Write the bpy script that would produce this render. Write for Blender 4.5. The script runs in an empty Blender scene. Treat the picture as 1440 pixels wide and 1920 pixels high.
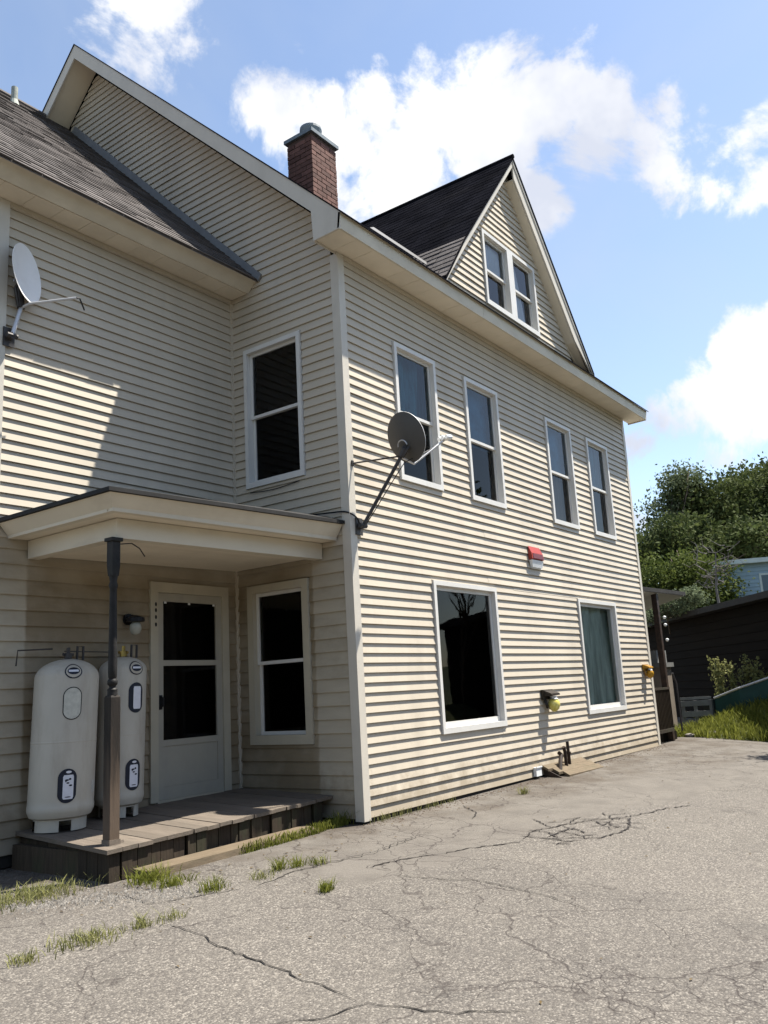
import bpy, math, random
import numpy as np
from mathutils import Vector, Matrix
random.seed(7); rng = np.random.default_rng(7)
S = bpy.context.scene
COL = S.collection
# ------------------------------------------------------------------ camera
cam_d = bpy.data.cameras.new('camera'); cam = bpy.data.objects.new('camera', cam_d); COL.objects.link(cam)
F_ = Vector((0.79506, 0.57092, 0.20477)); R_ = Vector((0.59178, -0.80419, -0.05554)); U_ = Vector((-0.13296, -0.16534, 0.97723))
M = Matrix((R_, U_, -F_)).transposed().to_4x4(); M.translation = Vector((-6.8171, -5.3354, 0.9136))
cam.matrix_world = M
cam_d.sensor_fit = 'VERTICAL'; cam_d.sensor_height = 24.0; cam_d.lens = 24.0*1605.1/1920
cam_d.clip_start = 0.05; cam_d.clip_end = 2000
S.camera = cam
# ------------------------------------------------------------------ light
SUN = Vector((1.45, -1.0, 3.5)).normalized()
SUN_EL = math.asin(SUN.z); SUN_ROT = math.atan2(SUN.x, SUN.y)
sl = bpy.data.lights.new('sun', 'SUN'); sl.energy = 4.5; sl.angle = math.radians(0.53); sl.color = (1.0, 0.95, 0.86)
so = bpy.data.objects.new('sun', sl); so.rotation_mode = 'QUATERNION'; so.rotation_quaternion = SUN.to_track_quat('Z', 'Y'); so.location = (8, -8, 20); COL.objects.link(so)
S.view_settings.view_transform = 'Standard'; S.view_settings.look = 'None'; S.view_settings.exposure = 1.5; S.view_settings.gamma = 1
S.view_settings.use_curve_mapping = False
S.cycles.max_bounces = 6; S.cycles.diffuse_bounces = 4; S.cycles.transparent_max_bounces = 8
SKY_STRENGTH = 0.082
CLOUDS = [[0.4679, 0.5815, 0.6656, 6.2], [0.4976, 0.5693, 0.6544, 4], [0.4413, 0.6043, 0.6634, 4], [0.5827, 0.4928, 0.6463, 1.8], [0.6516, 0.4588, 0.6041, 4.2], [0.6975, 0.4022, 0.5931, 5.2], [0.7376, 0.3556, 0.574, 5.2], [0.7561, 0.2892, 0.587, 4.6], [0.7853, 0.2574, 0.563, 4.8], [0.8092, 0.2114, 0.5481, 4.2], [0.8241, 0.208, 0.5268, 3.2], [0.635, 0.5046, 0.5849, 5.6], [0.6125, 0.5221, 0.5936, 5.2], [0.5913, 0.5324, 0.6057, 4.2], [0.6617, 0.4906, 0.567, 4.6], [0.6846, 0.4803, 0.5483, 4.2], [0.7051, 0.4523, 0.5462, 5.6], [0.735, 0.3744, 0.5653, 5], [0.672, 0.5159, 0.5314, 4.3], [0.7804, 0.3484, 0.5192, 3.4], [0.8016, 0.3325, 0.4969, 2.4], [0.8231, 0.1734, 0.5407, 3.3], [0.8449, 0.1408, 0.5161, 4.2], [0.8404, 0.1127, 0.5302, 4.6], [0.8647, 0.1294, 0.4853, 4], [0.8493, 0.1759, 0.4978, 4.2], [0.8728, 0.1495, 0.4646, 3], [0.9264, 0.1809, 0.3302, 3.9], [0.9396, 0.1726, 0.2957, 4.0], [0.9301, 0.2323, 0.2845, 4.4], [0.918, 0.2749, 0.2859, 2.8], [0.943, 0.2369, 0.2338, 2.7], [0.9182, 0.3028, 0.2553, 2.3], [0.9324, 0.318, 0.1715, 2.3], [0.929, 0.2919, 0.2274, 1.6]]
_r = random.Random(3)
for _ in range(11):                         # clouds over the rest of the sky, outside the view
    a = _r.uniform(math.radians(60), math.radians(330)); e = math.radians(_r.uniform(12, 60))
    CLOUDS.append([math.cos(a)*math.cos(e), math.sin(a)*math.cos(e), math.sin(e), _r.uniform(7, 12)])

def make_world():
    W = bpy.data.worlds.new('World'); S.world = W; W.use_nodes = True
    nt = W.node_tree; N = nt.nodes; L = nt.links; N.clear()
    out = N.new('ShaderNodeOutputWorld'); bg = N.new('ShaderNodeBackground'); bg.inputs[1].default_value = SKY_STRENGTH
    L.new(bg.outputs[0], out.inputs[0])
    sky = N.new('ShaderNodeTexSky'); sky.sky_type = 'NISHITA'; sky.sun_disc = False
    sky.sun_elevation = SUN_EL; sky.sun_rotation = SUN_ROT; sky.altitude = 200; sky.air_density = 1.0; sky.dust_density = 0.6; sky.ozone_density = 1.6
    tc = N.new('ShaderNodeTexCoord'); D = tc.outputs['Generated']
    def math_(op, a, b=None, clamp=False):
        n = N.new('ShaderNodeMath'); n.operation = op; n.use_clamp = clamp
        for i, v in enumerate((a, b)):
            if v is None: continue
            if isinstance(v, (int, float)): n.inputs[i].default_value = v
            else: L.new(v, n.inputs[i])
        return n.outputs[0]
    def noise(scale, detail, rough=.55, dist=0.0):
        n = N.new('ShaderNodeTexNoise'); n.inputs['Scale'].default_value = scale; n.inputs['Detail'].default_value = detail
        n.inputs['Roughness'].default_value = rough; n.inputs['Distortion'].default_value = dist; L.new(D, n.inputs['Vector']); return n.outputs['Fac']
    total = None
    for x, y, z, rad in CLOUDS:
        v = N.new('ShaderNodeVectorMath'); v.operation = 'DISTANCE'; L.new(D, v.inputs[0]); v.inputs[1].default_value = (x, y, z)
        m = N.new('ShaderNodeMapRange'); m.interpolation_type = 'SMOOTHSTEP'
        m.inputs['From Min'].default_value = 0.0; m.inputs['From Max'].default_value = math.radians(rad)*1.32
        m.inputs['To Min'].default_value = min(1.0, .45+rad/9); m.inputs['To Max'].default_value = 0.0; L.new(v.outputs['Value'], m.inputs['Value'])
        total = m.outputs[0] if total is None else math_('MAXIMUM', total, m.outputs[0])
    blob = math_('MINIMUM', total, 1.1)
    n1 = noise(7.0, 7, .62, .35); n2 = noise(24, 5, .6)
    nn = math_('ADD', math_('MULTIPLY', n1, 1.5), math_('MULTIPLY', n2, .35))
    s = math_('ADD', math_('MULTIPLY', blob, .88), math_('MULTIPLY', math_('SUBTRACT', nn, 0.93), 1.35))
    mr = N.new('ShaderNodeMapRange'); mr.interpolation_type = 'SMOOTHSTEP'; mr.inputs['From Min'].default_value = .44; mr.inputs['From Max'].default_value = .74; L.new(s, mr.inputs['Value'])
    # cloud body: bright with slightly grey-blue thicker parts
    n3 = noise(5.0, 5, .55)
    cr = N.new('ShaderNodeValToRGB'); cr.color_ramp.elements[0].position = .40; cr.color_ramp.elements[1].position = .62
    cr.color_ramp.elements[0].color = (3.2, 3.4, 3.95, 1); cr.color_ramp.elements[1].color = (5.0, 5.0, 5.0, 1); L.new(n3, cr.inputs[0])
    # thin high veil
    vn = noise(2.2, 5, .6, .6)
    veil = N.new('ShaderNodeMapRange'); veil.inputs['From Min'].default_value = .45; veil.inputs['From Max'].default_value = .8; veil.inputs['To Max'].default_value = .3; L.new(vn, veil.inputs['Value'])
    gain = N.new('ShaderNodeMix'); gain.data_type = 'RGBA'; gain.blend_type = 'MULTIPLY'; gain.inputs[0].default_value = 1.0
    L.new(sky.outputs[0], gain.inputs[6]); gain.inputs[7].default_value = (1.12, 1.05, .98, 1)
    mx0 = N.new('ShaderNodeMix'); mx0.data_type = 'RGBA'; L.new(veil.outputs[0], mx0.inputs[0]); L.new(gain.outputs[2], mx0.inputs[6]); mx0.inputs[7].default_value = (3.0, 3.3, 3.7, 1)
    mx = N.new('ShaderNodeMix'); mx.data_type = 'RGBA'; L.new(mr.outputs[0], mx.inputs[0]); L.new(mx0.outputs[2], mx.inputs[6]); L.new(cr.outputs[0], mx.inputs[7])
    L.new(mx.outputs[2], bg.inputs[0])
make_world()

# ------------------------------------------------------------------ helpers
class MB:
    def __init__(s): s.v = []; s.f = []; s.m = []; s.mi = 0
    def add(s, vs, fs):
        b = len(s.v); s.v += [tuple(v) for v in vs]; s.f += [tuple(i+b for i in f) for f in fs]; s.m += [s.mi]*len(fs); return s
    def box(s, a, b):
        x0, y0, z0 = a; x1, y1, z1 = b
        return s.hexa([(x0,y0,z0),(x1,y0,z0),(x1,y1,z0),(x0,y1,z0)], [(x0,y0,z1),(x1,y0,z1),(x1,y1,z1),(x0,y1,z1)])
    def hexa(s, lo, hi):
        return s.add(list(lo)+list(hi), [(3,2,1,0),(4,5,6,7),(0,1,5,4),(1,2,6,5),(2,3,7,6),(3,0,4,7)])
    def prism(s, poly, off):          # polygon of 3D points extruded by vector off
        n = len(poly); o = Vector(off); p = [Vector(q) for q in poly]
        return s.add(p+[q+o for q in p], [tuple(range(n))[::-1], tuple(range(n, 2*n))]+[(i, (i+1) % n, (i+1) % n+n, i+n) for i in range(n)])
    def tube(s, pts, r, n=8, cap=True):
        pts = [Vector(p) for p in pts]; rs = r if isinstance(r, (list, tuple)) else [r]*len(pts)
        vs = []; fs = []; prev = None
        for i, p in enumerate(pts):
            t = (pts[min(i+1, len(pts)-1)]-pts[max(i-1, 0)]).normalized()
            a = prev if prev is not None else (Vector((0,0,1)) if abs(t.z) < .9 else Vector((1,0,0)))
            u = t.cross(a).normalized(); w = u.cross(t).normalized(); prev = w
            for k in range(n):
                an = 2*math.pi*k/n; vs.append(p+(u*math.cos(an)+w*math.sin(an))*rs[i])
        for i in range(len(pts)-1):
            for k in range(n):
                fs.append((i*n+k, i*n+(k+1) % n, (i+1)*n+(k+1) % n, (i+1)*n+k))
        if cap: fs += [tuple(range(n))[::-1], tuple(range((len(pts)-1)*n, len(pts)*n))]
        return s.add(vs, fs)
    def lathe(s, prof, c=(0,0,0), n=24, a0=0.0, a1=2*math.pi):
        full = abs(a1-a0-2*math.pi) < 1e-6; cnt = n if full else n+1
        vs = []; fs = []
        for r, z in prof:
            for k in range(cnt):
                an = a0+(a1-a0)*k/n; vs.append((c[0]+r*math.cos(an), c[1]+r*math.sin(an), c[2]+z))
        for i in range(len(prof)-1):
            for k in range(n):
                k2 = (k+1) % cnt if full else k+1
                fs.append((i*cnt+k, i*cnt+k2, (i+1)*cnt+k2, (i+1)*cnt+k))
        if full: fs += [tuple(range(n))[::-1], tuple(range((len(prof)-1)*n, len(prof)*n))]
        return s.add(vs, fs)
    def build(s, name, mats, parent=None, label=None, smooth=False, kind=None):
        if not isinstance(mats, (list, tuple)): mats = [mats]
        off = root_loc(parent) if parent else Vector((0,0,0))
        me = bpy.data.meshes.new(name)
        me.from_pydata([tuple(Vector(v)-off) for v in s.v], [], s.f)
        for m in mats: me.materials.append(m)
        if len(mats) > 1: me.polygons.foreach_set('material_index', s.m)
        if smooth: me.polygons.foreach_set('use_smooth', [True]*len(me.polygons))
        me.update()
        o = bpy.data.objects.new(name, me); COL.objects.link(o)
        if parent: o.parent = parent
        if label: o['label'] = label
        if kind: o['kind'] = kind
        return o
def root_loc(o):
    v = Vector((0,0,0))
    while o is not None: v += o.location; o = o.parent
    return v
def thing(name, loc, label, cat, group=None):
    o = bpy.data.objects.new(name, None); o.location = loc; o.empty_display_size = .2; COL.objects.link(o)
    o['label'] = label; o['category'] = cat
    if group: o['group'] = group
    return o
def tag(o, label, cat, group=None):
    o['label'] = label; o['category'] = cat
    if group: o['group'] = group
    return o
def smooth_angle(o, ang=35):
    me = o.data; me.polygons.foreach_set('use_smooth', [True]*len(me.polygons))
    try: me.set_sharp_from_angle(angle=math.radians(ang))
    except Exception: pass
    return o

def mat(name, col, rough=.6, var=.12, scale=4.0, col2=None, bump=0.0, bscale=60.0, spec=.25, metal=0.0, stretch=(1,1,1), dirt=None, rand=0.0, fine=.0):
    m = bpy.data.materials.new(name); m.use_nodes = True
    nt = m.node_tree; N = nt.nodes; L = nt.links; b = N['Principled BSDF']
    b.inputs['Roughness'].default_value = rough; b.inputs['Metallic'].default_value = metal; b.inputs['Specular IOR Level'].default_value = spec
    tc = N.new('ShaderNodeTexCoord'); mp = N.new('ShaderNodeMapping'); mp.inputs['Scale'].default_value = stretch; L.new(tc.outputs['Object'], mp.inputs[0])
    n = N.new('ShaderNodeTexNoise'); n.inputs['Scale'].default_value = scale; n.inputs['Detail'].default_value = 6; n.inputs['Roughness'].default_value = .6; L.new(mp.outputs[0], n.inputs['Vector'])
    r = N.new('ShaderNodeValToRGB'); r.color_ramp.elements[0].position = .3; r.color_ramp.elements[1].position = .7
    c1 = [c*(1-var) for c in col]; c2 = list(col2) if col2 else [min(1, c*(1+var)) for c in col]
    r.color_ramp.elements[0].color = (*c1, 1); r.color_ramp.elements[1].color = (*c2, 1); L.new(n.outputs['Fac'], r.inputs[0])
    c = r.outputs[0]
    def mulcol(a, fac_out, lo, hi):
        mr = N.new('ShaderNodeMapRange'); mr.inputs['To Min'].default_value = lo; mr.inputs['To Max'].default_value = hi; L.new(fac_out, mr.inputs['Value'])
        mx = N.new('ShaderNodeMix'); mx.data_type = 'RGBA'; mx.blend_type = 'MULTIPLY'; mx.inputs[0].default_value = 1; L.new(a, mx.inputs[6]); L.new(mr.outputs[0], mx.inputs[7]); return mx.outputs[2]
    if rand:
        oi = N.new('ShaderNodeObjectInfo'); c = mulcol(c, oi.outputs['Random'], 1-rand, 1+rand)
    if fine:
        fn = N.new('ShaderNodeTexNoise'); fn.inputs['Scale'].default_value = bscale; fn.inputs['Detail'].default_value = 4; L.new(mp.outputs[0], fn.inputs['Vector'])
        c = mulcol(c, fn.outputs['Fac'], 1-fine, 1+fine)
    if dirt:      # streaks of grime: (colour, amount, stretch)
        dcol, amt, dst = dirt
        mp2 = N.new('ShaderNodeMapping'); mp2.inputs['Scale'].default_value = dst; L.new(tc.outputs['Object'], mp2.inputs[0])
        dn = N.new('ShaderNodeTexNoise'); dn.inputs['Scale'].default_value = 1.0; dn.inputs['Detail'].default_value = 7; dn.inputs['Roughness'].default_value = .65; L.new(mp2.outputs[0], dn.inputs['Vector'])
        mr = N.new('ShaderNodeMapRange'); mr.inputs['From Min'].default_value = .48; mr.inputs['From Max'].default_value = .75; mr.inputs['To Max'].default_value = amt; L.new(dn.outputs['Fac'], mr.inputs['Value'])
        mx = N.new('ShaderNodeMix'); mx.data_type = 'RGBA'; L.new(mr.outputs[0], mx.inputs[0]); L.new(c, mx.inputs[6]); mx.inputs[7].default_value = (*dcol, 1); c = mx.outputs[2]
    L.new(c, b.inputs['Base Color'])
    if bump:
        bn = N.new('ShaderNodeTexNoise'); bn.inputs['Scale'].default_value = bscale; bn.inputs['Detail'].default_value = 4; L.new(mp.outputs[0], bn.inputs['Vector'])
        bu = N.new('ShaderNodeBump'); bu.inputs['Strength'].default_value = bump; bu.inputs['Distance'].default_value = .01; L.new(bn.outputs['Fac'], bu.inputs['Height']); L.new(bu.outputs[0], b.inputs['Normal'])
    return m

M_SIDING = mat('siding_vinyl', (.475,.418,.332), .5, .05, 1.4, bump=.10, bscale=7, stretch=(1,1,.3), dirt=((.27,.235,.185), .4, (1.6,1.6,.35)), rand=.035)
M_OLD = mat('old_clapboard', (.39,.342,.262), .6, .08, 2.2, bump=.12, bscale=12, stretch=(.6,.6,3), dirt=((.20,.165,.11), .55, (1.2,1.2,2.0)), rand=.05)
M_TRIM = mat('white_trim', (.52,.48,.41), .45, .05, 3, dirt=((.38,.35,.30), .4, (2.5,2.5,.6)), bump=.03, bscale=20)
M_FASCIA = mat('fascia_trim', (.58,.525,.42), .5, .05, 2, dirt=((.36,.31,.235), .5, (1.2,1.2,3)), bump=.03, bscale=16)
M_SOFFIT = mat('soffit_vinyl', (.68,.61,.49), .55, .05, 2, dirt=((.40,.36,.28), .35, (1.3,1.3,1.3)), rand=.03)
M_WIN = mat('window_vinyl', (.60,.585,.55), .4, .04, 4, dirt=((.45,.43,.40), .3, (5,5,2)))
M_SHEATH = mat('sheathing', (.03,.027,.023), .9)
M_SHINGLE_B = mat('brown_shingles', (.104,.092,.087), .9, .25, 2.2, bump=.5, bscale=220, fine=.35, dirt=((.09,.075,.07), .6, (3,1.2,1.2)))
M_SHINGLE_D = mat('dark_shingles', (.011,.011,.014), .95, .3, 2.5, bump=.5, bscale=220, fine=.3, dirt=((.020,.019,.020), .5, (3,1.5,1.5)), spec=.0)
M_ROOFEDGE = mat('roof_membrane', (.02,.019,.018), .8, .3, 8)
M_FLASH = mat('flashing', (.20,.20,.20), .5, .1, 6, metal=.3)
M_WFLASH = mat('pale_flashing', (.035,.035,.036), .5, .1, 6)
M_BRICK = mat('brick_clay', (.135,.066,.052), .85, .25, 9, bump=.3, bscale=120, rand=.28, fine=.2)
M_MORTAR = mat('mortar', (.095,.06,.05), .9, .2, 20, bump=.3, bscale=90)
M_CAP = mat('chimney_cap_metal', (.16,.19,.21), .5, .2, 10)
M_DARKROOM = mat('dark_interior', (.018,.016,.015), .9, .3, 2)
M_CURTAIN = mat('window_cloth', (.56,.62,.55), .8, .5, 1.4, stretch=(6,6,.6))
M_CURTAIN2 = mat('grey_curtain', (.55,.54,.50), .8, .2, 3, stretch=(8,8,.6))
M_TEAL_REFL = mat('teal_reflection', (.035,.12,.155), .8, .7, 3, stretch=(5,5,.8))  # blotchy teal of glass reflections, painted on a sheet behind the pane
M_BLUE_REFL = mat('blue_reflection', (.035,.135,.235), .7, .35, 5)  # blue sky reflection painted as the colour of a sheet behind the glass
M_PEELPOST = mat('dark_painted_wood', (.008,.0075,.007), .6, .3, 8, col2=(.022,.02,.018), bump=.2)
M_POST = mat('post_base_wood', (.016,.012,.009), .7, .25, 6, bump=.4, bscale=30, stretch=(6,6,.7), dirt=((.05,.04,.03), .7, (14,14,1.5)))
M_DECK = mat('deck_wood', (.125,.102,.080), .8, .18, 5, bump=.35, bscale=24, stretch=(8,1,8), rand=.16, dirt=((.09,.08,.065), .55, (9,1.2,9)))
M_SKIRT = mat('skirt_wood', (.036,.026,.017), .85, .3, 6, bump=.4, bscale=24, stretch=(8,8,.8), rand=.3, dirt=((.03,.045,.018), .55, (5,5,2.5)))
M_TIMBER = mat('weathered_timber', (.125,.095,.062), .85, .2, 5, bump=.4, bscale=30, stretch=(1,8,8), dirt=((.06,.06,.035), .5, (3,9,9)))
M_TANK = mat('tank_paint', (.43,.395,.33), .45, .05, 3, dirt=((.24,.20,.155), .5, (6,6,1.3)), bump=.02, bscale=8)
M_BLACK = mat('black_plastic', (.012,.012,.014), .45, .3, 10)
M_INK = mat('sticker_ink', (.014,.017,.028), .4, .2, 20)
M_LABEL = mat('label_paper', (.60,.60,.64), .5, .05, 20)
M_FADED = mat('faded_sticker', (.46,.45,.39), .5, .15, 30)
M_BRASS = mat('brass', (.35,.24,.07), .35, .2, 20, metal=.8)
M_YELLOW = mat('yellow_cap', (.55,.50,.08), .5, .1, 10)
M_DOOR = mat('storm_door_aluminium', (.36,.33,.265), .45, .06, 4, dirt=((.25,.24,.22), .5, (4,4,1)))
M_CASING = mat('door_casing', (.42,.375,.285), .5, .06, 3, dirt=((.34,.31,.26), .5, (6,6,1.2)))
M_DISHB = mat('dish_grey', (.075,.072,.068), .5, .08, 5, dirt=((.045,.042,.038), .5, (5,5,5)))
M_DISHW = mat('dish_white', (.74,.73,.72), .45, .04, 5, dirt=((.5,.48,.45), .4, (5,5,5)))
M_STEEL = mat('galvanised_steel', (.50,.50,.51), .4, .12, 12, metal=.5)
M_DKSTEEL = mat('dark_steel', (.055,.05,.048), .5, .3, 12, metal=.3)
M_RED = mat('red_enamel', (.30,.045,.032), .4, .15, 12)
M_WHITEB = mat('white_housing', (.70,.71,.70), .4, .08, 14)
M_AMBER = mat('amber_glass', (.60,.50,.06), .12, .3, 18, col2=(.75,.68,.25))
M_ORANGE = mat('orange_glass', (.42,.22,.02), .2, .3, 18)
M_BROWNM = mat('brown_metal', (.02,.014,.009), .5, .35, 14)
M_PIPE = mat('iron_pipe', (.018,.014,.012), .6, .4, 14, col2=(.05,.03,.02))
M_BARK = mat('bark', (.09,.07,.055), .9, .3, 5, stretch=(4,4,.7), bump=.5, bscale=14)
M_DEADWOOD = mat('dead_wood', (.16,.145,.13), .9, .2, 5)
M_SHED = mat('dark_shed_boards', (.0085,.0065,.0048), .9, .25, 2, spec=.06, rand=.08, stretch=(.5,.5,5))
M_SHEDROOF = mat('shed_roof_edge', (.02,.018,.016), .8, .3, 3)
M_PORCHGREY = mat('grey_porch_ceiling', (.42,.42,.39), .7, .1, 2)
M_PALLET = mat('grey_pallet_wood', (.17,.17,.16), .8, .2, 6, rand=.2)
M_GREENF = mat('green_fence', (.012,.050,.045), .55, .2, 4)
M_BLUEH = mat('blue_clapboard', (.28,.38,.44), .6, .06, 3, rand=.05)
M_BLUETRIM = mat('pale_trim', (.52,.58,.55), .6, .06, 3)
M_STONE = mat('stone', (.30,.27,.24), .9, .2, 8, bump=.3, bscale=30, rand=.2)
M_GRAVEL = mat('gravel', (.15,.138,.122), .9, .35, 25)
M_CRACK = mat('crack_dark', (.02,.018,.016), 1.0, .3, 30)
M_TAR = mat('tar_crack', (.014,.011,.010), .7, .3, 30)

def leaf_mat(name, c1, c2, scale=1.2, transl=.3):
    m = bpy.data.materials.new(name); m.use_nodes = True
    nt = m.node_tree; N = nt.nodes; L = nt.links; b = N['Principled BSDF']; out = N['Material Output']
    b.inputs['Roughness'].default_value = .8; b.inputs['Specular IOR Level'].default_value = .12
    g = N.new('ShaderNodeNewGeometry'); tc = N.new('ShaderNodeTexCoord')
    n = N.new('ShaderNodeTexNoise'); n.inputs['Scale'].default_value = scale; n.inputs['Detail'].default_value = 3; L.new(tc.outputs['Object'], n.inputs['Vector'])
    mx = N.new('ShaderNodeMath'); mx.operation = 'MULTIPLY_ADD'; L.new(g.outputs['Random Per Island'], mx.inputs[0]); mx.inputs[1].default_value = .5
    mr = N.new('ShaderNodeMapRange'); mr.inputs['From Min'].default_value = .3; mr.inputs['From Max'].default_value = .7; mr.inputs['To Max'].default_value = .6; L.new(n.outputs['Fac'], mr.inputs['Value']); L.new(mr.outputs[0], mx.inputs[2])
    r = N.new('ShaderNodeValToRGB'); r.color_ramp.elements[0].color = (*c1, 1); r.color_ramp.elements[1].color = (*c2, 1); L.new(mx.outputs[0], r.inputs[0]); L.new(r.outputs[0], b.inputs['Base Color'])
    t = N.new('ShaderNodeBsdfTranslucent'); L.new(r.outputs[0], t.inputs[0]); ms = N.new('ShaderNodeMixShader'); ms.inputs[0].default_value = transl
    L.new(b.outputs[0], ms.inputs[1]); L.new(t.outputs[0], ms.inputs[2]); L.new(ms.outputs[0], out.inputs[0]); return m
M_LEAF_D = leaf_mat('dark_leaves', (.016,.030,.009), (.098,.118,.040))
M_LEAF_G = leaf_mat('grey_green_leaves', (.040,.060,.032), (.15,.18,.10))
M_LEAF_L = leaf_mat('bright_leaves', (.024,.042,.009), (.115,.140,.034))
M_GRASS = leaf_mat('grass_blades', (.075,.09,.012), (.23,.24,.05), 3, .35)
M_DRYGRASS = leaf_mat('dry_grass_blades', (.13,.14,.045), (.28,.27,.11), 3, .35)
M_WEED = leaf_mat('weed_stalks', (.12,.13,.045), (.27,.27,.11), 3, .3)

def glass_mat(name, tint=(.55,.6,.6), ior=1.5):
    m = bpy.data.materials.new(name); m.use_nodes = True
    nt = m.node_tree; N = nt.nodes; L = nt.links; N.remove(N['Principled BSDF']); out = N['Material Output']
    tr = N.new('ShaderNodeBsdfTransparent'); tr.inputs[0].default_value = (*tint, 1)
    gl = N.new('ShaderNodeBsdfGlossy'); gl.inputs['Roughness'].default_value = .02
    tc = N.new('ShaderNodeTexCoord'); n = N.new('ShaderNodeTexNoise'); n.inputs['Scale'].default_value = 1.6; L.new(tc.outputs['Object'], n.inputs['Vector'])
    bu = N.new('ShaderNodeBump'); bu.inputs['Strength'].default_value = .05; bu.inputs['Distance'].default_value = .05; L.new(n.outputs['Fac'], bu.inputs['Height']); L.new(bu.outputs[0], gl.inputs['Normal'])
    fr = N.new('ShaderNodeFresnel'); fr.inputs['IOR'].default_value = ior
    ms = N.new('ShaderNodeMixShader'); L.new(fr.outputs[0], ms.inputs[0]); L.new(tr.outputs[0], ms.inputs[1]); L.new(gl.outputs[0], ms.inputs[2]); L.new(ms.outputs[0], out.inputs[0]); return m
M_GLASS = glass_mat('window_glass', (.86,.90,.90)); M_SCREEN = glass_mat('screened_glass', (.45,.42,.41), 1.32)

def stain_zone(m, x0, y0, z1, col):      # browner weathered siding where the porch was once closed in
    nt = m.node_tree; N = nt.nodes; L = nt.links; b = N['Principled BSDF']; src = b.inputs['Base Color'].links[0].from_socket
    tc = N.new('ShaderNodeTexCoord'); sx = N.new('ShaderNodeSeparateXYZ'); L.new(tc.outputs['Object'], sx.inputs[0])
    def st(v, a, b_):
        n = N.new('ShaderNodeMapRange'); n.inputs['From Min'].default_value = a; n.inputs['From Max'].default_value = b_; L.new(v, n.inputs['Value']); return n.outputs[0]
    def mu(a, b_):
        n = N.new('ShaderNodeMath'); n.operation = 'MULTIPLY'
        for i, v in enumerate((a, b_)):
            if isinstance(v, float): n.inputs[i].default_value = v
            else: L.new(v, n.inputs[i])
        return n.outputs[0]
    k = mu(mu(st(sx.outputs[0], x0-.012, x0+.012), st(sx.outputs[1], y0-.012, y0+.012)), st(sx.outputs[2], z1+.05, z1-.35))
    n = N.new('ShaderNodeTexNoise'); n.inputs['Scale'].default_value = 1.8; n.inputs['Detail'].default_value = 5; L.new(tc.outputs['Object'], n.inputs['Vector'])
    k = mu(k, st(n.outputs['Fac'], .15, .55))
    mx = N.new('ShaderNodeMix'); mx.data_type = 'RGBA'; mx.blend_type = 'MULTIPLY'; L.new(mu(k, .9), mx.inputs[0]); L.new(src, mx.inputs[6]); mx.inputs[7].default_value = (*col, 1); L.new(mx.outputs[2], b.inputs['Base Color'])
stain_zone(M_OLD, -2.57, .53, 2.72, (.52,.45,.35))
def splash(m, h, col, amt):              # soil splashed up the lowest boards
    nt = m.node_tree; N = nt.nodes; L = nt.links; b = N['Principled BSDF']; src = b.inputs['Base Color'].links[0].from_socket
    tc = N.new('ShaderNodeTexCoord'); sx = N.new('ShaderNodeSeparateXYZ'); L.new(tc.outputs['Object'], sx.inputs[0])
    n = N.new('ShaderNodeTexNoise'); n.inputs['Scale'].default_value = 4.5; n.inputs['Detail'].default_value = 7; n.inputs['Roughness'].default_value = .7; L.new(tc.outputs['Object'], n.inputs['Vector'])
    a = N.new('ShaderNodeMath'); a.operation = 'MULTIPLY_ADD'; L.new(n.outputs['Fac'], a.inputs[0]); a.inputs[1].default_value = -1.1; L.new(sx.outputs[2], a.inputs[2])
    r = N.new('ShaderNodeMapRange'); r.inputs['From Min'].default_value = h-.45; r.inputs['From Max'].default_value = h-.75; r.inputs['To Max'].default_value = amt; L.new(a.outputs[0], r.inputs['Value'])
    mx = N.new('ShaderNodeMix'); mx.data_type = 'RGBA'; L.new(r.outputs[0], mx.inputs[0]); L.new(src, mx.inputs[6]); mx.inputs[7].default_value = (*col, 1); L.new(mx.outputs[2], b.inputs['Base Color'])
splash(M_SIDING, .32, (.20,.155,.10), .55); splash(M_OLD, .42, (.17,.13,.085), .5)
def brick_tint(m, sx, sz, amt=.35):     # shingle tab colour differences on top of a mat()
    nt = m.node_tree; N = nt.nodes; L = nt.links; b = N['Principled BSDF']
    src = b.inputs['Base Color'].links[0].from_socket
    g = N.new('ShaderNodeNewGeometry'); mr = N.new('ShaderNodeMapRange'); mr.inputs['To Min'].default_value = 1-amt; mr.inputs['To Max'].default_value = 1+amt
    L.new(g.outputs['Random Per Island'], mr.inputs['Value'])
    mx = N.new('ShaderNodeMix'); mx.data_type = 'RGBA'; mx.blend_type = 'MULTIPLY'; mx.inputs[0].default_value = 1; L.new(src, mx.inputs[6]); L.new(mr.outputs[0], mx.inputs[7]); L.new(mx.outputs[2], b.inputs['Base Color'])
brick_tint(M_SHINGLE_B, 1, 1, .14); brick_tint(M_SHINGLE_D, 1, 1, .18); brick_tint(M_GRAVEL, 1, 1, .4)

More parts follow.
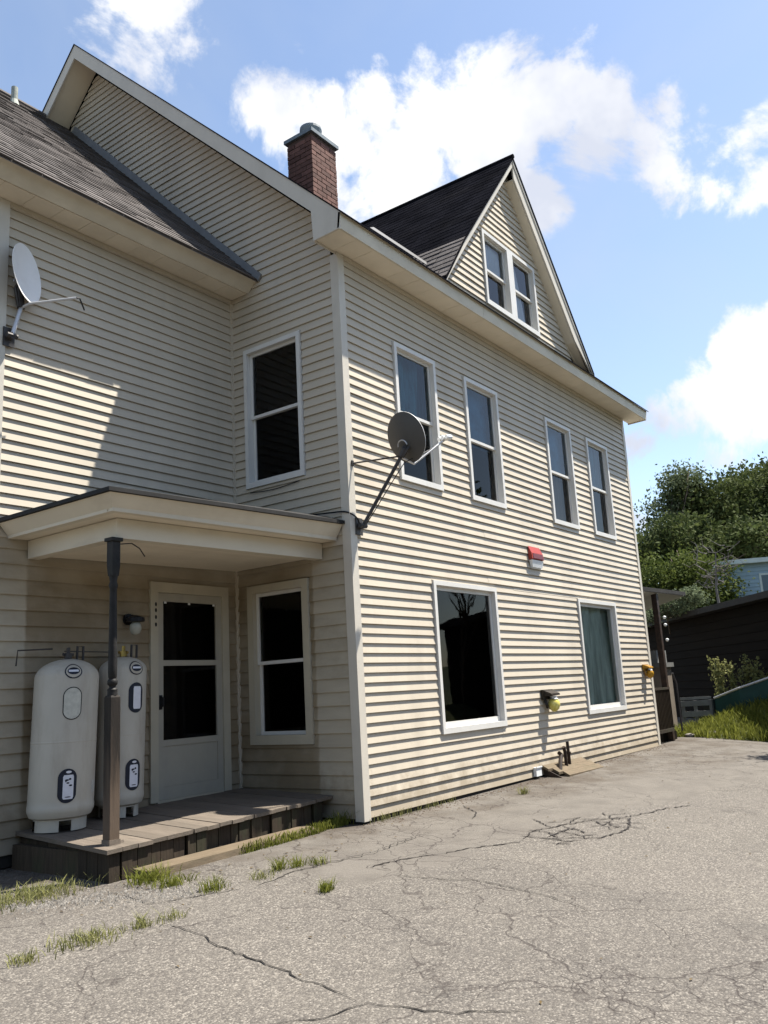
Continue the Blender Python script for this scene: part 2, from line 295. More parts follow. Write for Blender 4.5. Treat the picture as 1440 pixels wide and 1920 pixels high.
# ------------------------------------------------------------------ ground
def gz(x, y):
    z = -.325+.053*min(0, y)+.006*max(-8, min(x, 9))
    if y > 1: z -= 0
    return z
def asphalt():
    m = bpy.data.materials.new('old_asphalt'); m.use_nodes = True
    nt = m.node_tree; N = nt.nodes; L = nt.links; b = N['Principled BSDF']; b.inputs['Roughness'].default_value = .9; b.inputs['Specular IOR Level'].default_value = .3
    tc = N.new('ShaderNodeTexCoord'); P = tc.outputs['Object']
    def noise(sc, det=5, ro=.6, vec=P):
        n = N.new('ShaderNodeTexNoise'); n.inputs['Scale'].default_value = sc; n.inputs['Detail'].default_value = det; n.inputs['Roughness'].default_value = ro; L.new(vec, n.inputs['Vector']); return n
    def mr(v, a, b_, c=0., d=1.):
        n = N.new('ShaderNodeMapRange'); n.inputs['From Min'].default_value = a; n.inputs['From Max'].default_value = b_; n.inputs['To Min'].default_value = c; n.inputs['To Max'].default_value = d; L.new(v, n.inputs['Value']); return n.outputs[0]
    def mix(f, a, b_, mode='MIX'):
        n = N.new('ShaderNodeMix'); n.data_type = 'RGBA'; n.blend_type = mode
        for i, v in ((0, f), (6, a), (7, b_)):
            if isinstance(v, (int, float)): n.inputs[i].default_value = v
            elif isinstance(v, tuple): n.inputs[i].default_value = (*v, 1)
            else: L.new(v, n.inputs[i])
        return n.outputs[2]
    def mth(op, a, b_):
        n = N.new('ShaderNodeMath'); n.operation = op
        for i, v in enumerate((a, b_)):
            if isinstance(v, (int, float)): n.inputs[i].default_value = v
            else: L.new(v, n.inputs[i])
        return n.outputs[0]
    vo = N.new('ShaderNodeTexVoronoi'); vo.inputs['Scale'].default_value = 95; L.new(P, vo.inputs['Vector'])
    sep = N.new('ShaderNodeSeparateColor'); L.new(vo.outputs['Color'], sep.inputs[0])
    agg = N.new('ShaderNodeValToRGB'); e = agg.color_ramp.elements
    e[0].position = 0; e[0].color = (.078,.069,.060, 1); e[1].position = 1; e[1].color = (.265,.240,.205, 1)
    k = e.new(.35); k.color = (.118,.105,.091, 1); k = e.new(.75); k.color = (.160,.143,.121, 1); L.new(sep.outputs[0], agg.inputs[0])
    gap = mr(vo.outputs['Distance'], .35, .75, 0, .45)
    col = mix(gap, agg.outputs[0], (.045,.041,.037))
    big = noise(.55, 5); col = mix(mr(big.outputs['Fac'], .35, .7, 0, .55), col, mix(1.0, col, (.68,.68,.70), 'MULTIPLY'))
    mid = noise(2.6, 6, .65); col = mix(mr(mid.outputs['Fac'], .5, .75, 0, .5), col, (.105,.094,.080))
    # smoother greyer strip of newer asphalt along the house
    sx = N.new('ShaderNodeSeparateXYZ'); L.new(P, sx.inputs[0])
    wob = noise(.8, 6, .6); yy = mth('ADD', sx.outputs['Y'], mth('MULTIPLY', mth('SUBTRACT', wob.outputs['Fac'], .5), 1.3))
    line = mth('ADD', yy, mth('MULTIPLY', sx.outputs['X'], .16))       # patch edge runs slightly off the wall line
    strip = mth('MULTIPLY', mr(line, -1.62, -1.50), mr(sx.outputs['X'], -1.9, -1.6))
    fn = noise(160, 3, .6)
    grey = mix(mr(fn.outputs['Fac'], .35, .7), (.100,.090,.078), (.146,.130,.111))
    grey = mix(mr(mid.outputs['Fac'], .42, .7, 0, .8), grey, (.075,.066,.057))
    col = mix(mth('MULTIPLY', strip, .85), col, grey)
    # soil stains beside the wall
    st = noise(1.7, 6, .7); soil = mth('MULTIPLY', mr(line, -.75, -.1), mr(st.outputs['Fac'], .42, .62, 0, .75)); col = mix(soil, col, (.055,.042,.030))
    st2 = noise(.9, 6, .7); col = mix(mr(st2.outputs['Fac'], .60, .74, 0, .55), col, (.052,.047,.042))
    # hairline cracks
    wn = noise(1.3, 4); wv = N.new('ShaderNodeVectorMath'); wv.operation = 'MULTIPLY_ADD'; L.new(wn.outputs['Color'], wv.inputs[0]); wv.inputs[1].default_value = (.7,.7,.7); L.new(P, wv.inputs[2])
    hts = mth('MULTIPLY', mr(fn.outputs['Fac'], 0, 1), 1.0)
    for sc, w, lo, hi in ((.75, .006, .38, .52), (1.9, .010, .47, .57), (4.5, .016, .53, .62)):
        v2 = N.new('ShaderNodeTexVoronoi'); v2.feature = 'DISTANCE_TO_EDGE'; v2.inputs['Scale'].default_value = sc; L.new(wv.outputs[0], v2.inputs['Vector'])
        cr = mr(v2.outputs['Distance'], w*.35, w*1.3, 1, 0); mk = noise(.6 if sc < 1 else (.45 if sc < 3 else .52), 3); cm = mth('MULTIPLY', cr, mr(mk.outputs['Fac'], lo, hi))
        col = mix(mth('MULTIPLY', cm, .6), col, (.026,.019,.017)); hts = mth('SUBTRACT', hts, mth('MULTIPLY', cm, 1.2))
    L.new(col, b.inputs['Base Color'])
    bh = mth('SUBTRACT', hts, mth('MULTIPLY', vo.outputs['Distance'], mth('SUBTRACT', 1.2, strip)))
    bu = N.new('ShaderNodeBump'); bu.inputs['Strength'].default_value = .55; bu.inputs['Distance'].default_value = .008; L.new(bh, bu.inputs['Height']); L.new(bu.outputs[0], b.inputs['Normal'])
    return m
M_ASPH = asphalt()
def ground():
    xs = list(np.arange(-14, 14.01, .5)); ys = list(np.arange(-12, 6.01, .5))
    xs = [-300, -120, -50, -25]+xs+[18, 25, 40, 80, 160, 300]; ys = [-300, -120, -50, -22]+ys+[10, 20, 40, 90, 160, 300]
    mb = MB(); nx = len(xs)
    vs = []
    for y in ys:
        for x in xs:
            n = .012*math.sin(x*1.7+y*.6)+.010*math.sin(y*2.1-x*.9) if -14 <= x <= 14 and -12 <= y <= -1 else 0
            vs.append((x, y, gz(x, max(y, -14))+n))
    fs = [(j*nx+i, j*nx+i+1, (j+1)*nx+i+1, (j+1)*nx+i) for j in range(len(ys)-1) for i in range(nx-1)]
    mb.add(vs, fs); g = mb.build('driveway', M_ASPH, smooth=True, kind='structure'); return g
GROUND = ground()
def gzz(x, y):
    n = .012*math.sin(x*1.7+y*.6)+.010*math.sin(y*2.1-x*.9) if -14 <= x <= 14 and -12 <= y <= -1 else 0
    return gz(x, y)+n
def wobble_path(pts, step=.05, amp=.018, rr=None):
    rr = rr or random; out = []
    for (a, b) in zip(pts[:-1], pts[1:]):
        d = math.dist(a, b); n = max(2, int(d/step))
        for i in range(n):
            t = i/n; out.append((a[0]+(b[0]-a[0])*t+rr.uniform(-amp, amp), a[1]+(b[1]-a[1])*t+rr.uniform(-amp, amp)))
    out.append(pts[-1]); return out
def ribbon(mb, pts, w, dz=.006):
    n = len(pts); vs = []
    for i, p in enumerate(pts):
        q0 = pts[max(0, i-1)]; q1 = pts[min(n-1, i+1)]; dx, dy = q1[0]-q0[0], q1[1]-q0[1]; l = math.hypot(dx, dy) or 1
        t = i/(n-1); ww = w*random.uniform(.35, 1.25)*min(1, 6*t+.1, 6*(1-t)+.1)*.5; px, py = -dy/l*ww, dx/l*ww
        vs += [(p[0]+px, p[1]+py, gzz(p[0]+px, p[1]+py)+dz), (p[0]-px, p[1]-py, gzz(p[0]-px, p[1]-py)+dz)]
    mb.add(vs, [(2*i, 2*i+1, 2*i+3, 2*i+2) for i in range(n-1)])
CR = [([(-3.03,-.75),(-3.139,-.839),(-3.167,-1.113),(-3.249,-1.515),(-3.289,-1.879),(-3.329,-2.141),(-3.38,-2.46),(-3.401,-2.637)], .011),
      ([(-2.883,.037),(-2.911,-.453),(-2.623,-.593),(-2.23,-.755),(-1.707,-.685),(-1.271,-.745),(-.916,-.793),(.1,-.72)], .011),
      ([(-1.426,-1.278),(-1.359,-1.612),(-1.252,-1.995),(-1.337,-2.376),(-1.467,-2.747),(-1.583,-2.941)], .009),
      ([(1.4,-.25),(1.1,-.6),(.75,-.75)], .014), ([(-3.40,-2.637),(-3.62,-2.55),(-3.9,-2.35)], .010), ([(-3.401,-2.637),(-3.3,-3.0),(-3.1,-3.3)], .010)]
for pts, w in CR:
    mb = MB(); ribbon(mb, wobble_path(pts), w); mb.build('crack', M_CRACK, GROUND)
mb = MB()
rr = random.Random(5)
for k in range(30):                          # crazed tarry patch in front of the wall
    a = rr.uniform(0, 2*math.pi); cx = .85+.75*math.sqrt(rr.random())*math.cos(a); cy = -1.85+.32*math.sqrt(rr.random())*math.sin(a)
    an = rr.choice([-.45, -.3, 1.2, .9, -.6, 2.4]); l = rr.uniform(.12, .45); p = [(cx, cy)]
    for j in range(3):
        an += rr.uniform(-.5, .5); p.append((p[-1][0]+math.cos(an)*l/3, p[-1][1]+math.sin(an)*l/3))
    ribbon(mb, wobble_path(p, .03, .012, rr), .016)
for p in ([(0.1,-1.62),(.53,-1.52),(.89,-1.67),(1.26,-1.83),(1.49,-2.06),(1.03,-2.23),(.57,-2.17),(.33,-1.83),(0.1,-1.7)], [(1.5,-2.0),(1.9,-2.1),(2.3,-2.15),(2.7,-2.3)], [(-.6,-1.25),(-.3,-1.35),(.1,-1.62)], [(-1.3,-1.05),(-.9,-1.1),(-.6,-1.25)]):
    ribbon(mb, wobble_path(p, .04, .02, rr), .02)
mb.build('tar_cracks', M_TAR, GROUND, kind='stuff')
# loose gravel beside the deck corner
def stones(name, n, fx, smin, smax, mt, kind='stuff'):
    mb = MB()
    for _ in range(n):
        x, y = fx(); s = random.uniform(smin, smax); z = gzz(x, y); a = random.random()*3
        c, d = math.cos(a), math.sin(a); h = s*.7
        pts = [(s,0,0),(0,s*.7,0),(-s*.9,0,0),(0,-s*.8,0),(0,0,h)]
        mb.add([(x+p[0]*c-p[1]*d, y+p[0]*d+p[1]*c, z+p[2]) for p in pts], [(0,1,4),(1,2,4),(2,3,4),(3,0,4)])
    return mb.build(name, mt, kind=kind)
def fx_gravel():
    t = random.random(); return (-3.55+1.15*t+random.gauss(0, .12), .42-1.0*t+random.gauss(0, .14))
stones('gravel', 1500, fx_gravel, .005, .016, M_GRAVEL)
def fx_wall(): return (random.uniform(.0, 8.6), -.03-abs(random.gauss(0, .09)))
stones('soil_crumbs', 900, fx_wall, .005, .014, mat('soil', (.10,.075,.055), .95, .3, 20))

def fx_lit():
    q = random.random()
    if q < .4: return (random.uniform(-3.4,.2), random.gauss(-.25,.25))
    if q < .7: return (random.uniform(0,8), -.06-abs(random.gauss(0,.25)))
    return (random.uniform(-4,7), random.uniform(-4.2,-.4))
pp = np.array([(*p, gzz(*p)+.006) for p in (fx_lit() for _ in range(220))]); LITTER = pp
# ------------------------------------------------------------------ house
H = thing('house', (0,0,-.33), 'cream clapboard sided house with steep gable, front dormer and small corner porch', 'house')
CRS = .0988; PR = .0155; Z0 = -.275; D = 1.661; LEN = 8.45
front = lambda a, o, z: (a, -o, z)
gablet = lambda a, o, z: (a, -.2-o, z)        # dormer wall, set on the roof just behind the eave            # along +x, facing -y
wing = lambda a, o, z: (a, D-o, z)
side = lambda a, o, z: (-o, a, z)             # along +y, facing -x
def holes_cut(a0, a1, hs):
    segs = [(a0, a1)]
    for h0, h1 in hs:
        ns = []
        for s0, s1 in segs:
            if h1 <= s0 or h0 >= s1: ns.append((s0, s1)); continue
            if h0 > s0: ns.append((s0, h0))
            if h1 < s1: ns.append((h1, s1))
        segs = ns
    return segs
def piece(mb, P, al0, ar0, al1, ar1, za, zb, zc0, crs, pr):
    # strip of one course: outer face leans in towards its top, with a turned-in lower edge
    o = lambda z: (pr+.004)*(1-(z-zc0)/crs)-.004
    flat = abs(za-zc0) < 1e-6
    vs = [P(al0, o(za), za), P(ar0, o(za), za), P(ar1, o(zb), zb), P(al1, o(zb), zb)]
    fs = [(0,1,2,3)]
    if flat:
        vs += [P(al0, o(za)-.0025, za-.0035), P(ar0, o(za)-.0025, za-.0035), P(ar0, -.005, za+.002), P(al0, -.005, za+.002)]
        fs += [(4,5,1,0), (7,6,5,4)]
    vs += [P(al0, -.0055, za), P(al1, -.0055, zb), P(ar0, -.0055, za), P(ar1, -.0055, zb)]
    k = len(vs)-4; fs += [(0,3,k+1,k), (1,k+2,k+3,2)]
    mb.add(vs, fs)
SEGS = []
def siding(wall, P_, lo, hi, z0, z1, holes, joints=True, CRS=CRS, PR=PR, m=None):
    m = m or M_SIDING; n = int(math.ceil((z1-z0)/CRS-.01)); rj = random.Random(int(z0*100)+n)
    for i in range(n):
        za = z0+i*CRS; zb = min(za+CRS, z1); l0, r0, l1, r1 = lo(za), hi(za), lo(zb-.001), hi(zb-.001)
        if r0-l0 < .02: continue
        if r1 < l1: l1 = r1 = (l1+r1)/2
        jo, jt = rj.uniform(-.0009,.0009), rj.uniform(-.0011,.0011)
        P = lambda a, o, z, jo=jo, jt=jt: P_(a, o+jo+(.0007*math.sin(a*2.3+i) if o > 0 else 0), z+jt*math.sin(a*.8+i))
        cells = {}; cuts = sorted({za, zb}|{h[2] for h in holes if za < h[2] < zb}|{h[3] for h in holes if za < h[3] < zb})
        for c0, c1 in zip(cuts[:-1], cuts[1:]):
            zm = (c0+c1)/2; t0, t1 = (c0-za)/(zb-za), (c1-za)/(zb-za)
            hs = [(h[0], h[1]) for h in holes if h[2] < zm < h[3]]
            L0, L1 = l0+(l1-l0)*t0, l0+(l1-l0)*t1; Q0, Q1 = r0+(r1-r0)*t0, r0+(r1-r0)*t1
            segs = holes_cut(min(L0, L1), max(Q0, Q1), hs)
            for s0, s1 in segs:
                e0 = abs(s0-min(L0, L1)) < 1e-6; e1 = abs(s1-max(Q0, Q1)) < 1e-6
                a, b_ = (L0 if e0 else s0), (Q0 if e1 else s1); c, d_ = (L1 if e0 else s0), (Q1 if e1 else s1)
                mb = cells.setdefault(round((a+b_)/2, 2), MB())
                if i//2 % 3 == 0 and joints and b_-a > 3.0:      # overlapping panel end
                    j = a+(b_-a)*rj.uniform(.3, .7)
                    piece(mb, P, a, j-.001, c, j-.001, c0, c1, za, CRS, PR); piece(mb, lambda A, O, Z: P(A, O+.0022, Z), j-.004, b_, j-.004, d_, c0, c1, za, CRS, PR)
                else: piece(mb, P, a, b_, c, d_, c0, c1, za, CRS, PR)
        # pieces of one course that touch stay one board; pieces parted by an opening are boards of their own
        SEGS.extend((wall, c, m) for c in cells.values() if c.f)
def sheath(P, poly_holes, lo, hi, z0, z1, th=.09):
    # wall body behind the boards, with openings
    mb = MB(); zs = sorted({z0, z1}|{h[2] for h in poly_holes}|{h[3] for h in poly_holes}|set(np.arange(z0, z1, .6).tolist()))
    for c0, c1 in zip(zs[:-1], zs[1:]):
        hs = [(h[0], h[1]) for h in poly_holes if h[2] < (c0+c1)/2 < h[3]]
        L0, L1, Q0, Q1 = lo(c0), lo(c1), hi(c0), hi(c1)
        for s0, s1 in holes_cut(min(L0, L1), max(Q0, Q1), hs):
            e0 = abs(s0-min(L0, L1)) < 1e-6; e1 = abs(s1-max(Q0, Q1)) < 1e-6
            a, b_ = (L0 if e0 else s0), (Q0 if e1 else s1); c, d_ = (L1 if e0 else s0), (Q1 if e1 else s1)
            if d_ < c: d_ = c = (c+d_)/2
            if b_-a < .005: continue
            mb.hexa([P(a,-.006,c0),P(b_,-.006,c0),P(b_,-th,c0),P(a,-th,c0)], [P(c,-.006,c1),P(d_,-.006,c1),P(d_,-th,c1),P(c,-th,c1)])
    return mb.build('wall', M_SHEATH, H)

CW = .052     # casing width
def hole(a0, a1, z0, z1): return (a0-.008, a1+.003, z0-.002, z1+.006)     # boards stop just short of the casing
def obox(mb, P, a0, a1, o0, o1, z0, z1):
    mb.hexa([P(a0,o0,z0),P(a1,o0,z0),P(a1,o1,z0),P(a0,o1,z0)], [P(a0,o0,z1),P(a1,o0,z1),P(a1,o1,z1),P(a0,o1,z1)])
def frame(mb, P, a0, a1, z0, z1, w, o0, o1, wb=None, wt=None):
    wb = wb or w; wt = wt or w
    obox(mb, P, a0, a0+w, o0, o1, z0, z1); obox(mb, P, a1-w, a1, o0, o1, z0, z1)
    obox(mb, P, a0+w, a1-w, o0, o1, z0, z0+wb); obox(mb, P, a0+w, a1-w, o0, o1, z1-wt, z1)
def dark_room(P, a0, a1, z0, z1, parent, depth=1.2):
    mb = MB(); e = .16; o1, o2 = -.10, -depth; a0 -= e; a1 += e; z0 -= e; z1 += e
    v = [P(a0,o1,z0),P(a1,o1,z0),P(a1,o1,z1),P(a0,o1,z1),P(a0,o2,z0),P(a1,o2,z0),P(a1,o2,z1),P(a0,o2,z1)]
    mb.add(v, [(4,5,6,7),(0,1,5,4),(1,2,6,5),(2,3,7,6),(3,0,4,7)])
    return mb.build('room', M_DARKROOM, parent)
def cloth(P, a0, a1, z0, z1, o, parent, m, name='window_cloth', amp=.03, waves=9, skew=0):
    mb = MB(); nx = 60; vs = []
    for j in range(7):
        for i in range(nx+1):
            t = i/nx; zz = z1+(z0-z1)*j/6; vs.append(P(a0+(a1-a0)*t+skew*j/6*(.5-t), o+amp*math.sin(t*waves*2*math.pi+.4*j), zz))
    mb.add(vs, [(j*(nx+1)+i, j*(nx+1)+i+1, (j+1)*(nx+1)+i+1, (j+1)*(nx+1)+i) for j in range(6) for i in range(nx)])
    return mb.build(name, m, parent, smooth=True)
def pane(P, a0, a1, z0, z1, o, m, par):
    v = [Vector(P(a0,o,z0)),Vector(P(a1,o,z0)),Vector(P(a1,o,z1)),Vector(P(a0,o,z1))]
    outw = Vector(P(a0,o+1,z0))-v[0]
    if (v[1]-v[0]).cross(v[3]-v[0]).dot(outw) < 0: v = v[::-1]
    mb = MB(); mb.add(v, [(0,1,2,3)]); return mb.build('pane', m, par)
def window(P, a0, a1, z0, z1, kind='double', extra=None, fm=None, CW=CW):
    fm = fm or M_WIN
    mb = MB()
    frame(mb, P, a0, a1, z0, z1, CW, -.05, .034, wb=CW+.012)
    obox(mb, P, a1+.0035, a1+.014, -.05, .020, z0-.002, z1+.008)      # J-channel
    obox(mb, P, a0+CW, a1-CW, -.09, -.05, z0+CW-.03, z0+CW+.012)
    w = mb.build('window', fm, H)
    i0, i1, y0, y1 = a0+CW, a1-CW, z0+CW+.012, z1-CW
    # jamb liner running back from the casing
    mb = MB(); frame(mb, P, i0-.02, i1+.02, y0-.02, y1+.02, .02, -.11, -.05); mb.build('jamb', M_WIN, w)
    ym = (y0+y1)/2
    if kind == 'double':
        for (s0, s1, o) in ((ym-.018, y1, -.022), (y0, ym+.018, -.052)):
            mb = MB(); frame(mb, P, i0+.002, i1-.002, s0, s1, .036, o-.026, o, wb=.036); s = mb.build('sash', M_WIN, w)
            pane(P, i0+.03, i1-.03, s0+.03, s1-.03, o-.014, M_GLASS if s1 == y1 else M_SCREEN, w)
    else:
        mb = MB(); frame(mb, P, i0+.002, i1-.002, y0, y1, .05, -.055, -.025, wb=.06); mb.build('sash', M_WIN, w)
        pane(P, i0+.04, i1-.04, y0+.05, y1-.04, -.04, M_SCREEN if kind == 'black' else M_GLASS, w)
    dark_room(P, i0, i1, y0, y1, w)
    if extra: extra(P, i0, i1, y0, y1, ym, w)
    return w
UZ = (3.25, 4.92)
WF = [(.954,1.839,*UZ),(2.54,3.439,*UZ),(4.952,5.879,*UZ),(6.517,7.431,*UZ),(1.466,2.952,.41,2.138),(5.516,7.031,.41,2.138)]
EZ = 5.669
# front wall
hf = [hole(*w) for w in WF]
w1 = sheath(front, hf, lambda z: 0.0, lambda z: LEN, -.33, EZ)
siding(w1, front, lambda z: .085, lambda z: LEN-.07, Z0, EZ, hf)
# gable side wall: lower part to the inner corner, upper part above the wing roof
WS = [(.570,1.447,3.247,4.92),(.588,1.473,.43,2.13)]
hsd = [hole(*w) for w in WS]
RAKE_IN = lambda y: 10.23-.97*abs(y-4.41)
def g_lo(z): return 0.0 if z < 5.95 else 4.41-(10.23-z)/.97
def g_hi(z): return D if z < 5.70 else min(1.213+(z-5.765)/.988+.02, 4.41+max(0, (10.23-z))/.97)
w2 = sheath(side, hsd, lambda z: .092 if z < 5.95 else g_lo(z), lambda z: D if z < 5.70 else g_hi(z), -.33, 10.2)
ZS = 2.42          # under the porch roof the older, wider clapboard stays
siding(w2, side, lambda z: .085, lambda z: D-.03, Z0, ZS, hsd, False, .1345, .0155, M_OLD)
siding(w2, side, lambda z: .085 if z < 5.9 else g_lo(z), lambda z: D-.03 if z < 5.64 else g_hi(z), ZS+.001, 10.2, hsd, False)
# wing wall
DOOR = (-1.228, -.164, -.02, 2.135)
hw = [(DOOR[0]+.08, DOOR[1]-.08, -.33, DOOR[3]-.08)]
w3 = sheath(wing, hw, lambda z: -2.96, lambda z: -.095, -.33, 5.635)
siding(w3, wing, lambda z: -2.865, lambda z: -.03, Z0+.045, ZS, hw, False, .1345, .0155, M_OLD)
siding(w3, wing, lambda z: -2.865, lambda z: -.03, ZS+.001, 5.635, hw, False)
# unseen walls closing the block
mb = MB(); mb.prism([(LEN-.001,.092,-.33),(LEN-.001,8.82,-.33),(LEN-.001,8.82,5.95),(LEN-.001,4.41,10.22),(LEN-.001,.092,6.03)], (-.09,0,0)); mb.build('wall', M_SIDING, H)
mb = MB(); mb.box((0,8.73,-.33), (LEN-.093,8.82,5.9)); mb.box((-2.96,9.0,-.33), (-.003,9.09,5.6)); mb.prism([(-2.96,D-.001,-.33),(-2.96,9.0,-.33),(-2.96,9.0,5.7),(-2.96,5.12,9.55),(-2.96,D-.001,6.1)], (.09,0,0)); mb.build('wall', M_SIDING, H)

# boards on the wing's far end, never seen closely: one joined part
k0 = len(SEGS); endw = lambda a, o, z: (-2.96-o, a, z)
siding(None, endw, lambda z: D+.01 if z < 6.05 else 1.66+(z-6.05)/.99, lambda z: 9.0 if z < 5.7 else 9.0-(z-5.7)/1.0, -.2, 9.4, [], False)
eb = MB()
for _, c_, _m in SEGS[k0:]: eb.add(c_.v, c_.f)
del SEGS[k0:]
eb.build('siding_boards', M_SIDING, bpy.data.objects['wall.004'], kind='stuff')
for i, w in enumerate(WF):
    ex = None  # blue and teal sheets carry painted glass reflections; the other cloths are curtains
    if i == 0: ex = lambda P,a,b,c,d,m,p: (cloth(P, a+.0, b+.15, m-.1, d+.1, -.20, p, M_TEAL_REFL, amp=.05, waves=3))
    if i == 1: ex = lambda P,a,b,c,d,m,p: cloth(P, a-.05, b+.05, m-.02, d+.05, -.16, p, M_BLUE_REFL, 'upper_cloth', .01, 3)
    if i == 2: ex = lambda P,a,b,c,d,m,p: (cloth(P, a-.05, b+.05, m, d+.05, -.16, p, M_BLUE_REFL, 'upper_cloth', .01, 3), cloth(P, a-.1, b+.15, c-.1, m+.1, -.2, p, M_CURTAIN2))
    if i == 3: ex = lambda P,a,b,c,d,m,p: (cloth(P, a-.05, b+.15, c-.1, d+.1, -.18, p, M_TEAL_REFL, amp=.04, waves=5))
    if i == 5: ex = lambda P,a,b,c,d,m,p: (cloth(P, a+.10, b+.15, c-.05, d+.10, -.16, p, M_CURTAIN, amp=.045, waves=3.3, skew=-.12))
    window(front, *w, kind='double' if i < 4 else ('black' if i == 4 else 'single'), extra=ex)
window(side, *WS[0]); window(side, *WS[1], fm=M_CASING, CW=.085)

# corner posts and trims
mb = MB(); mb.box((-.02,-.02,-.30), (.088,0.0,EZ-.002)); mb.box((-.02,0.0,-.30), (0.0,.088,5.655)); mb.build('corner_post', M_TRIM, H)
mb = MB(); mb.box((LEN-.072,-.02,-.28), (LEN+.02,0.0,EZ-.002)); mb.box((LEN,0.0,-.28), (LEN+.02,.09,EZ-.002)); mb.build('corner_post', M_TRIM, H)
mb = MB(); mb.box((-.032,D-.020,-.24), (-.014,D+.0,5.633)); mb.box((-.014,D-.032,-.24), (0.0,D-.0,5.633)); mb.build('inner_corner_trim', M_SIDING, H)
mb = MB(); mb.box((-2.98,D-.022,-.30), (-2.862,D,5.633)); mb.box((-2.98,D,-.30), (-2.96,D+.09,5.633)); mb.build('corner_post', M_TRIM, H)
# frieze strips where boards meet soffits
mb = MB(); mb.box((.089,-.026,EZ-.05), (LEN-.073,-.001,EZ-.002)); mb.build('frieze_trim', M_SIDING, H)
mb = MB(); mb.box((-2.861,D-.026,5.587), (-.033,D-.001,5.633)); mb.build('frieze_trim', M_SIDING, H)

# ---- main roof
ROOF = MB()
XL, XR = -.394, LEN+.356
ev = lambda y: 5.836+.97*(y+.378)
ye, yr = -.41, 4.41
rt = lambda y: ev(y)+.012
ROOF.prism([(XL-.012,ye,rt(ye)-.006),(XL-.012,yr,rt(yr)-.006),(XL-.012,2*yr-ye,rt(ye)-.006),(XL-.012,2*yr-ye,rt(ye)+.012),(XL-.012,yr,rt(yr)+.012),(XL-.012,ye,rt(ye)+.012)], (XR-XL+.024,0,0))
roof = ROOF.build('roof', M_SHINGLE_D, H)
mb = MB()
# eave fascia
XF = [XL, 2.62, 5.70, XR]
for k, (fa, fb) in enumerate(zip(XF[:-1], XF[1:])):
    q = .0015*(k % 2); mb = MB(); mb.prism([(fa,-.378-q,5.836),(fa,-.353-q,EZ),(fa,-.328,EZ),(fa,-.350,5.845)], (fb-fa-.003,0,0)); mb.build('fascia', M_FASCIA, roof)
# rake fascia with its cornice return
def rake(x, dx):
    mb = MB()
    mb.prism([(x,-.377,5.840),(x,4.41,10.486),(x,4.41,10.262),(x,.020,6.003),(x,.0,5.648),(x,-.352,5.660)], (dx,0,0))
    mb.prism([(x,4.4101,10.486),(x,9.20,5.840),(x,9.05,5.76),(x,4.4101,10.262)], (dx,0,0))
    return mb.build('rake_board', M_TRIM, roof)
rake(XL-.0, .025); rake(XR-.025, .0249)
mb = MB()
for s in (1, -1):      # rake soffits left end
    mb.prism([(XL+.026,4.41,10.30),(XL+.026,4.41-s*4.36,10.30-.97*4.36),(XL+.026,4.41-s*4.36,10.325-.97*4.36),(XL+.026,4.41,10.325)], (.366,0,0))
mb.build('rake_soffit', M_SOFFIT, roof)
mb = MB(); mb.prism([(XL+.026,.016,5.65),(XL+.026,.016,6.0),(XL+.026,.001,5.985),(XL+.026,.001,5.65)], (.365,0,0)); mb.build('return_end', M_TRIM, roof)
n = 30; W_ = (XR-XL-.03)/n
for i in range(n):
    x0 = XL+.026+i*W_; mb = MB(); mb.box((x0+.002,-.327,EZ+.004+random.uniform(0,.003)), (x0+W_-.002,-.001 if x0 > -.01 else .0, EZ+.014)); mb.build('soffit_panel', M_SOFFIT, roof)
mb = MB(); mb.box((XL+.026,-.327,EZ+.018), (XR-.026,0,EZ+.03)); mb.build('soffit_backing', M_SHEATH, roof)

def shingles(parent, A, along, up, W, Lh, mt, row=.125, tab=.30, lift=.012, clip=None, name='shingles'):
    along = Vector(along).normalized(); up = Vector(up).normalized(); nrm = along.cross(up).normalized()
    if nrm.z < 0: nrm = -nrm
    mb = MB(); A = Vector(A); nrow = int(Lh/row); r2 = random.Random(11)
    for j in range(nrow+1):
        s0 = j*row; s1 = min(Lh, s0+row+.02); off = (j % 2)*tab*.5+r2.uniform(-.03, .03); k = -1
        while True:
            a0 = k*tab+off; a1 = a0+tab-.004; k += 1
            if a0 > W: break
            a0 = max(a0, 0); a1 = min(a1, W)
            if clip: 
                l, h = clip(s0+row*.5); a0 = max(a0, l); a1 = min(a1, h)
            if a1-a0 < .02: continue
            d = r2.uniform(-.006, .006); l2 = lift*r2.uniform(.7, 1.3)
            b = [A+along*a+up*(s+ (d if s == s0 else 0))+nrm*h for a, s, h in ((a0,s0,l2),(a1,s0,l2),(a1,s1,.001),(a0,s1,.001))]
            bb = [A+along*a+up*(s0+d)+nrm*0 for a in (a0, a1)]
            mb.add(b+bb, [(0,1,2,3),(4,5,1,0)])
    return mb.build(name, mt, parent, kind='stuff')

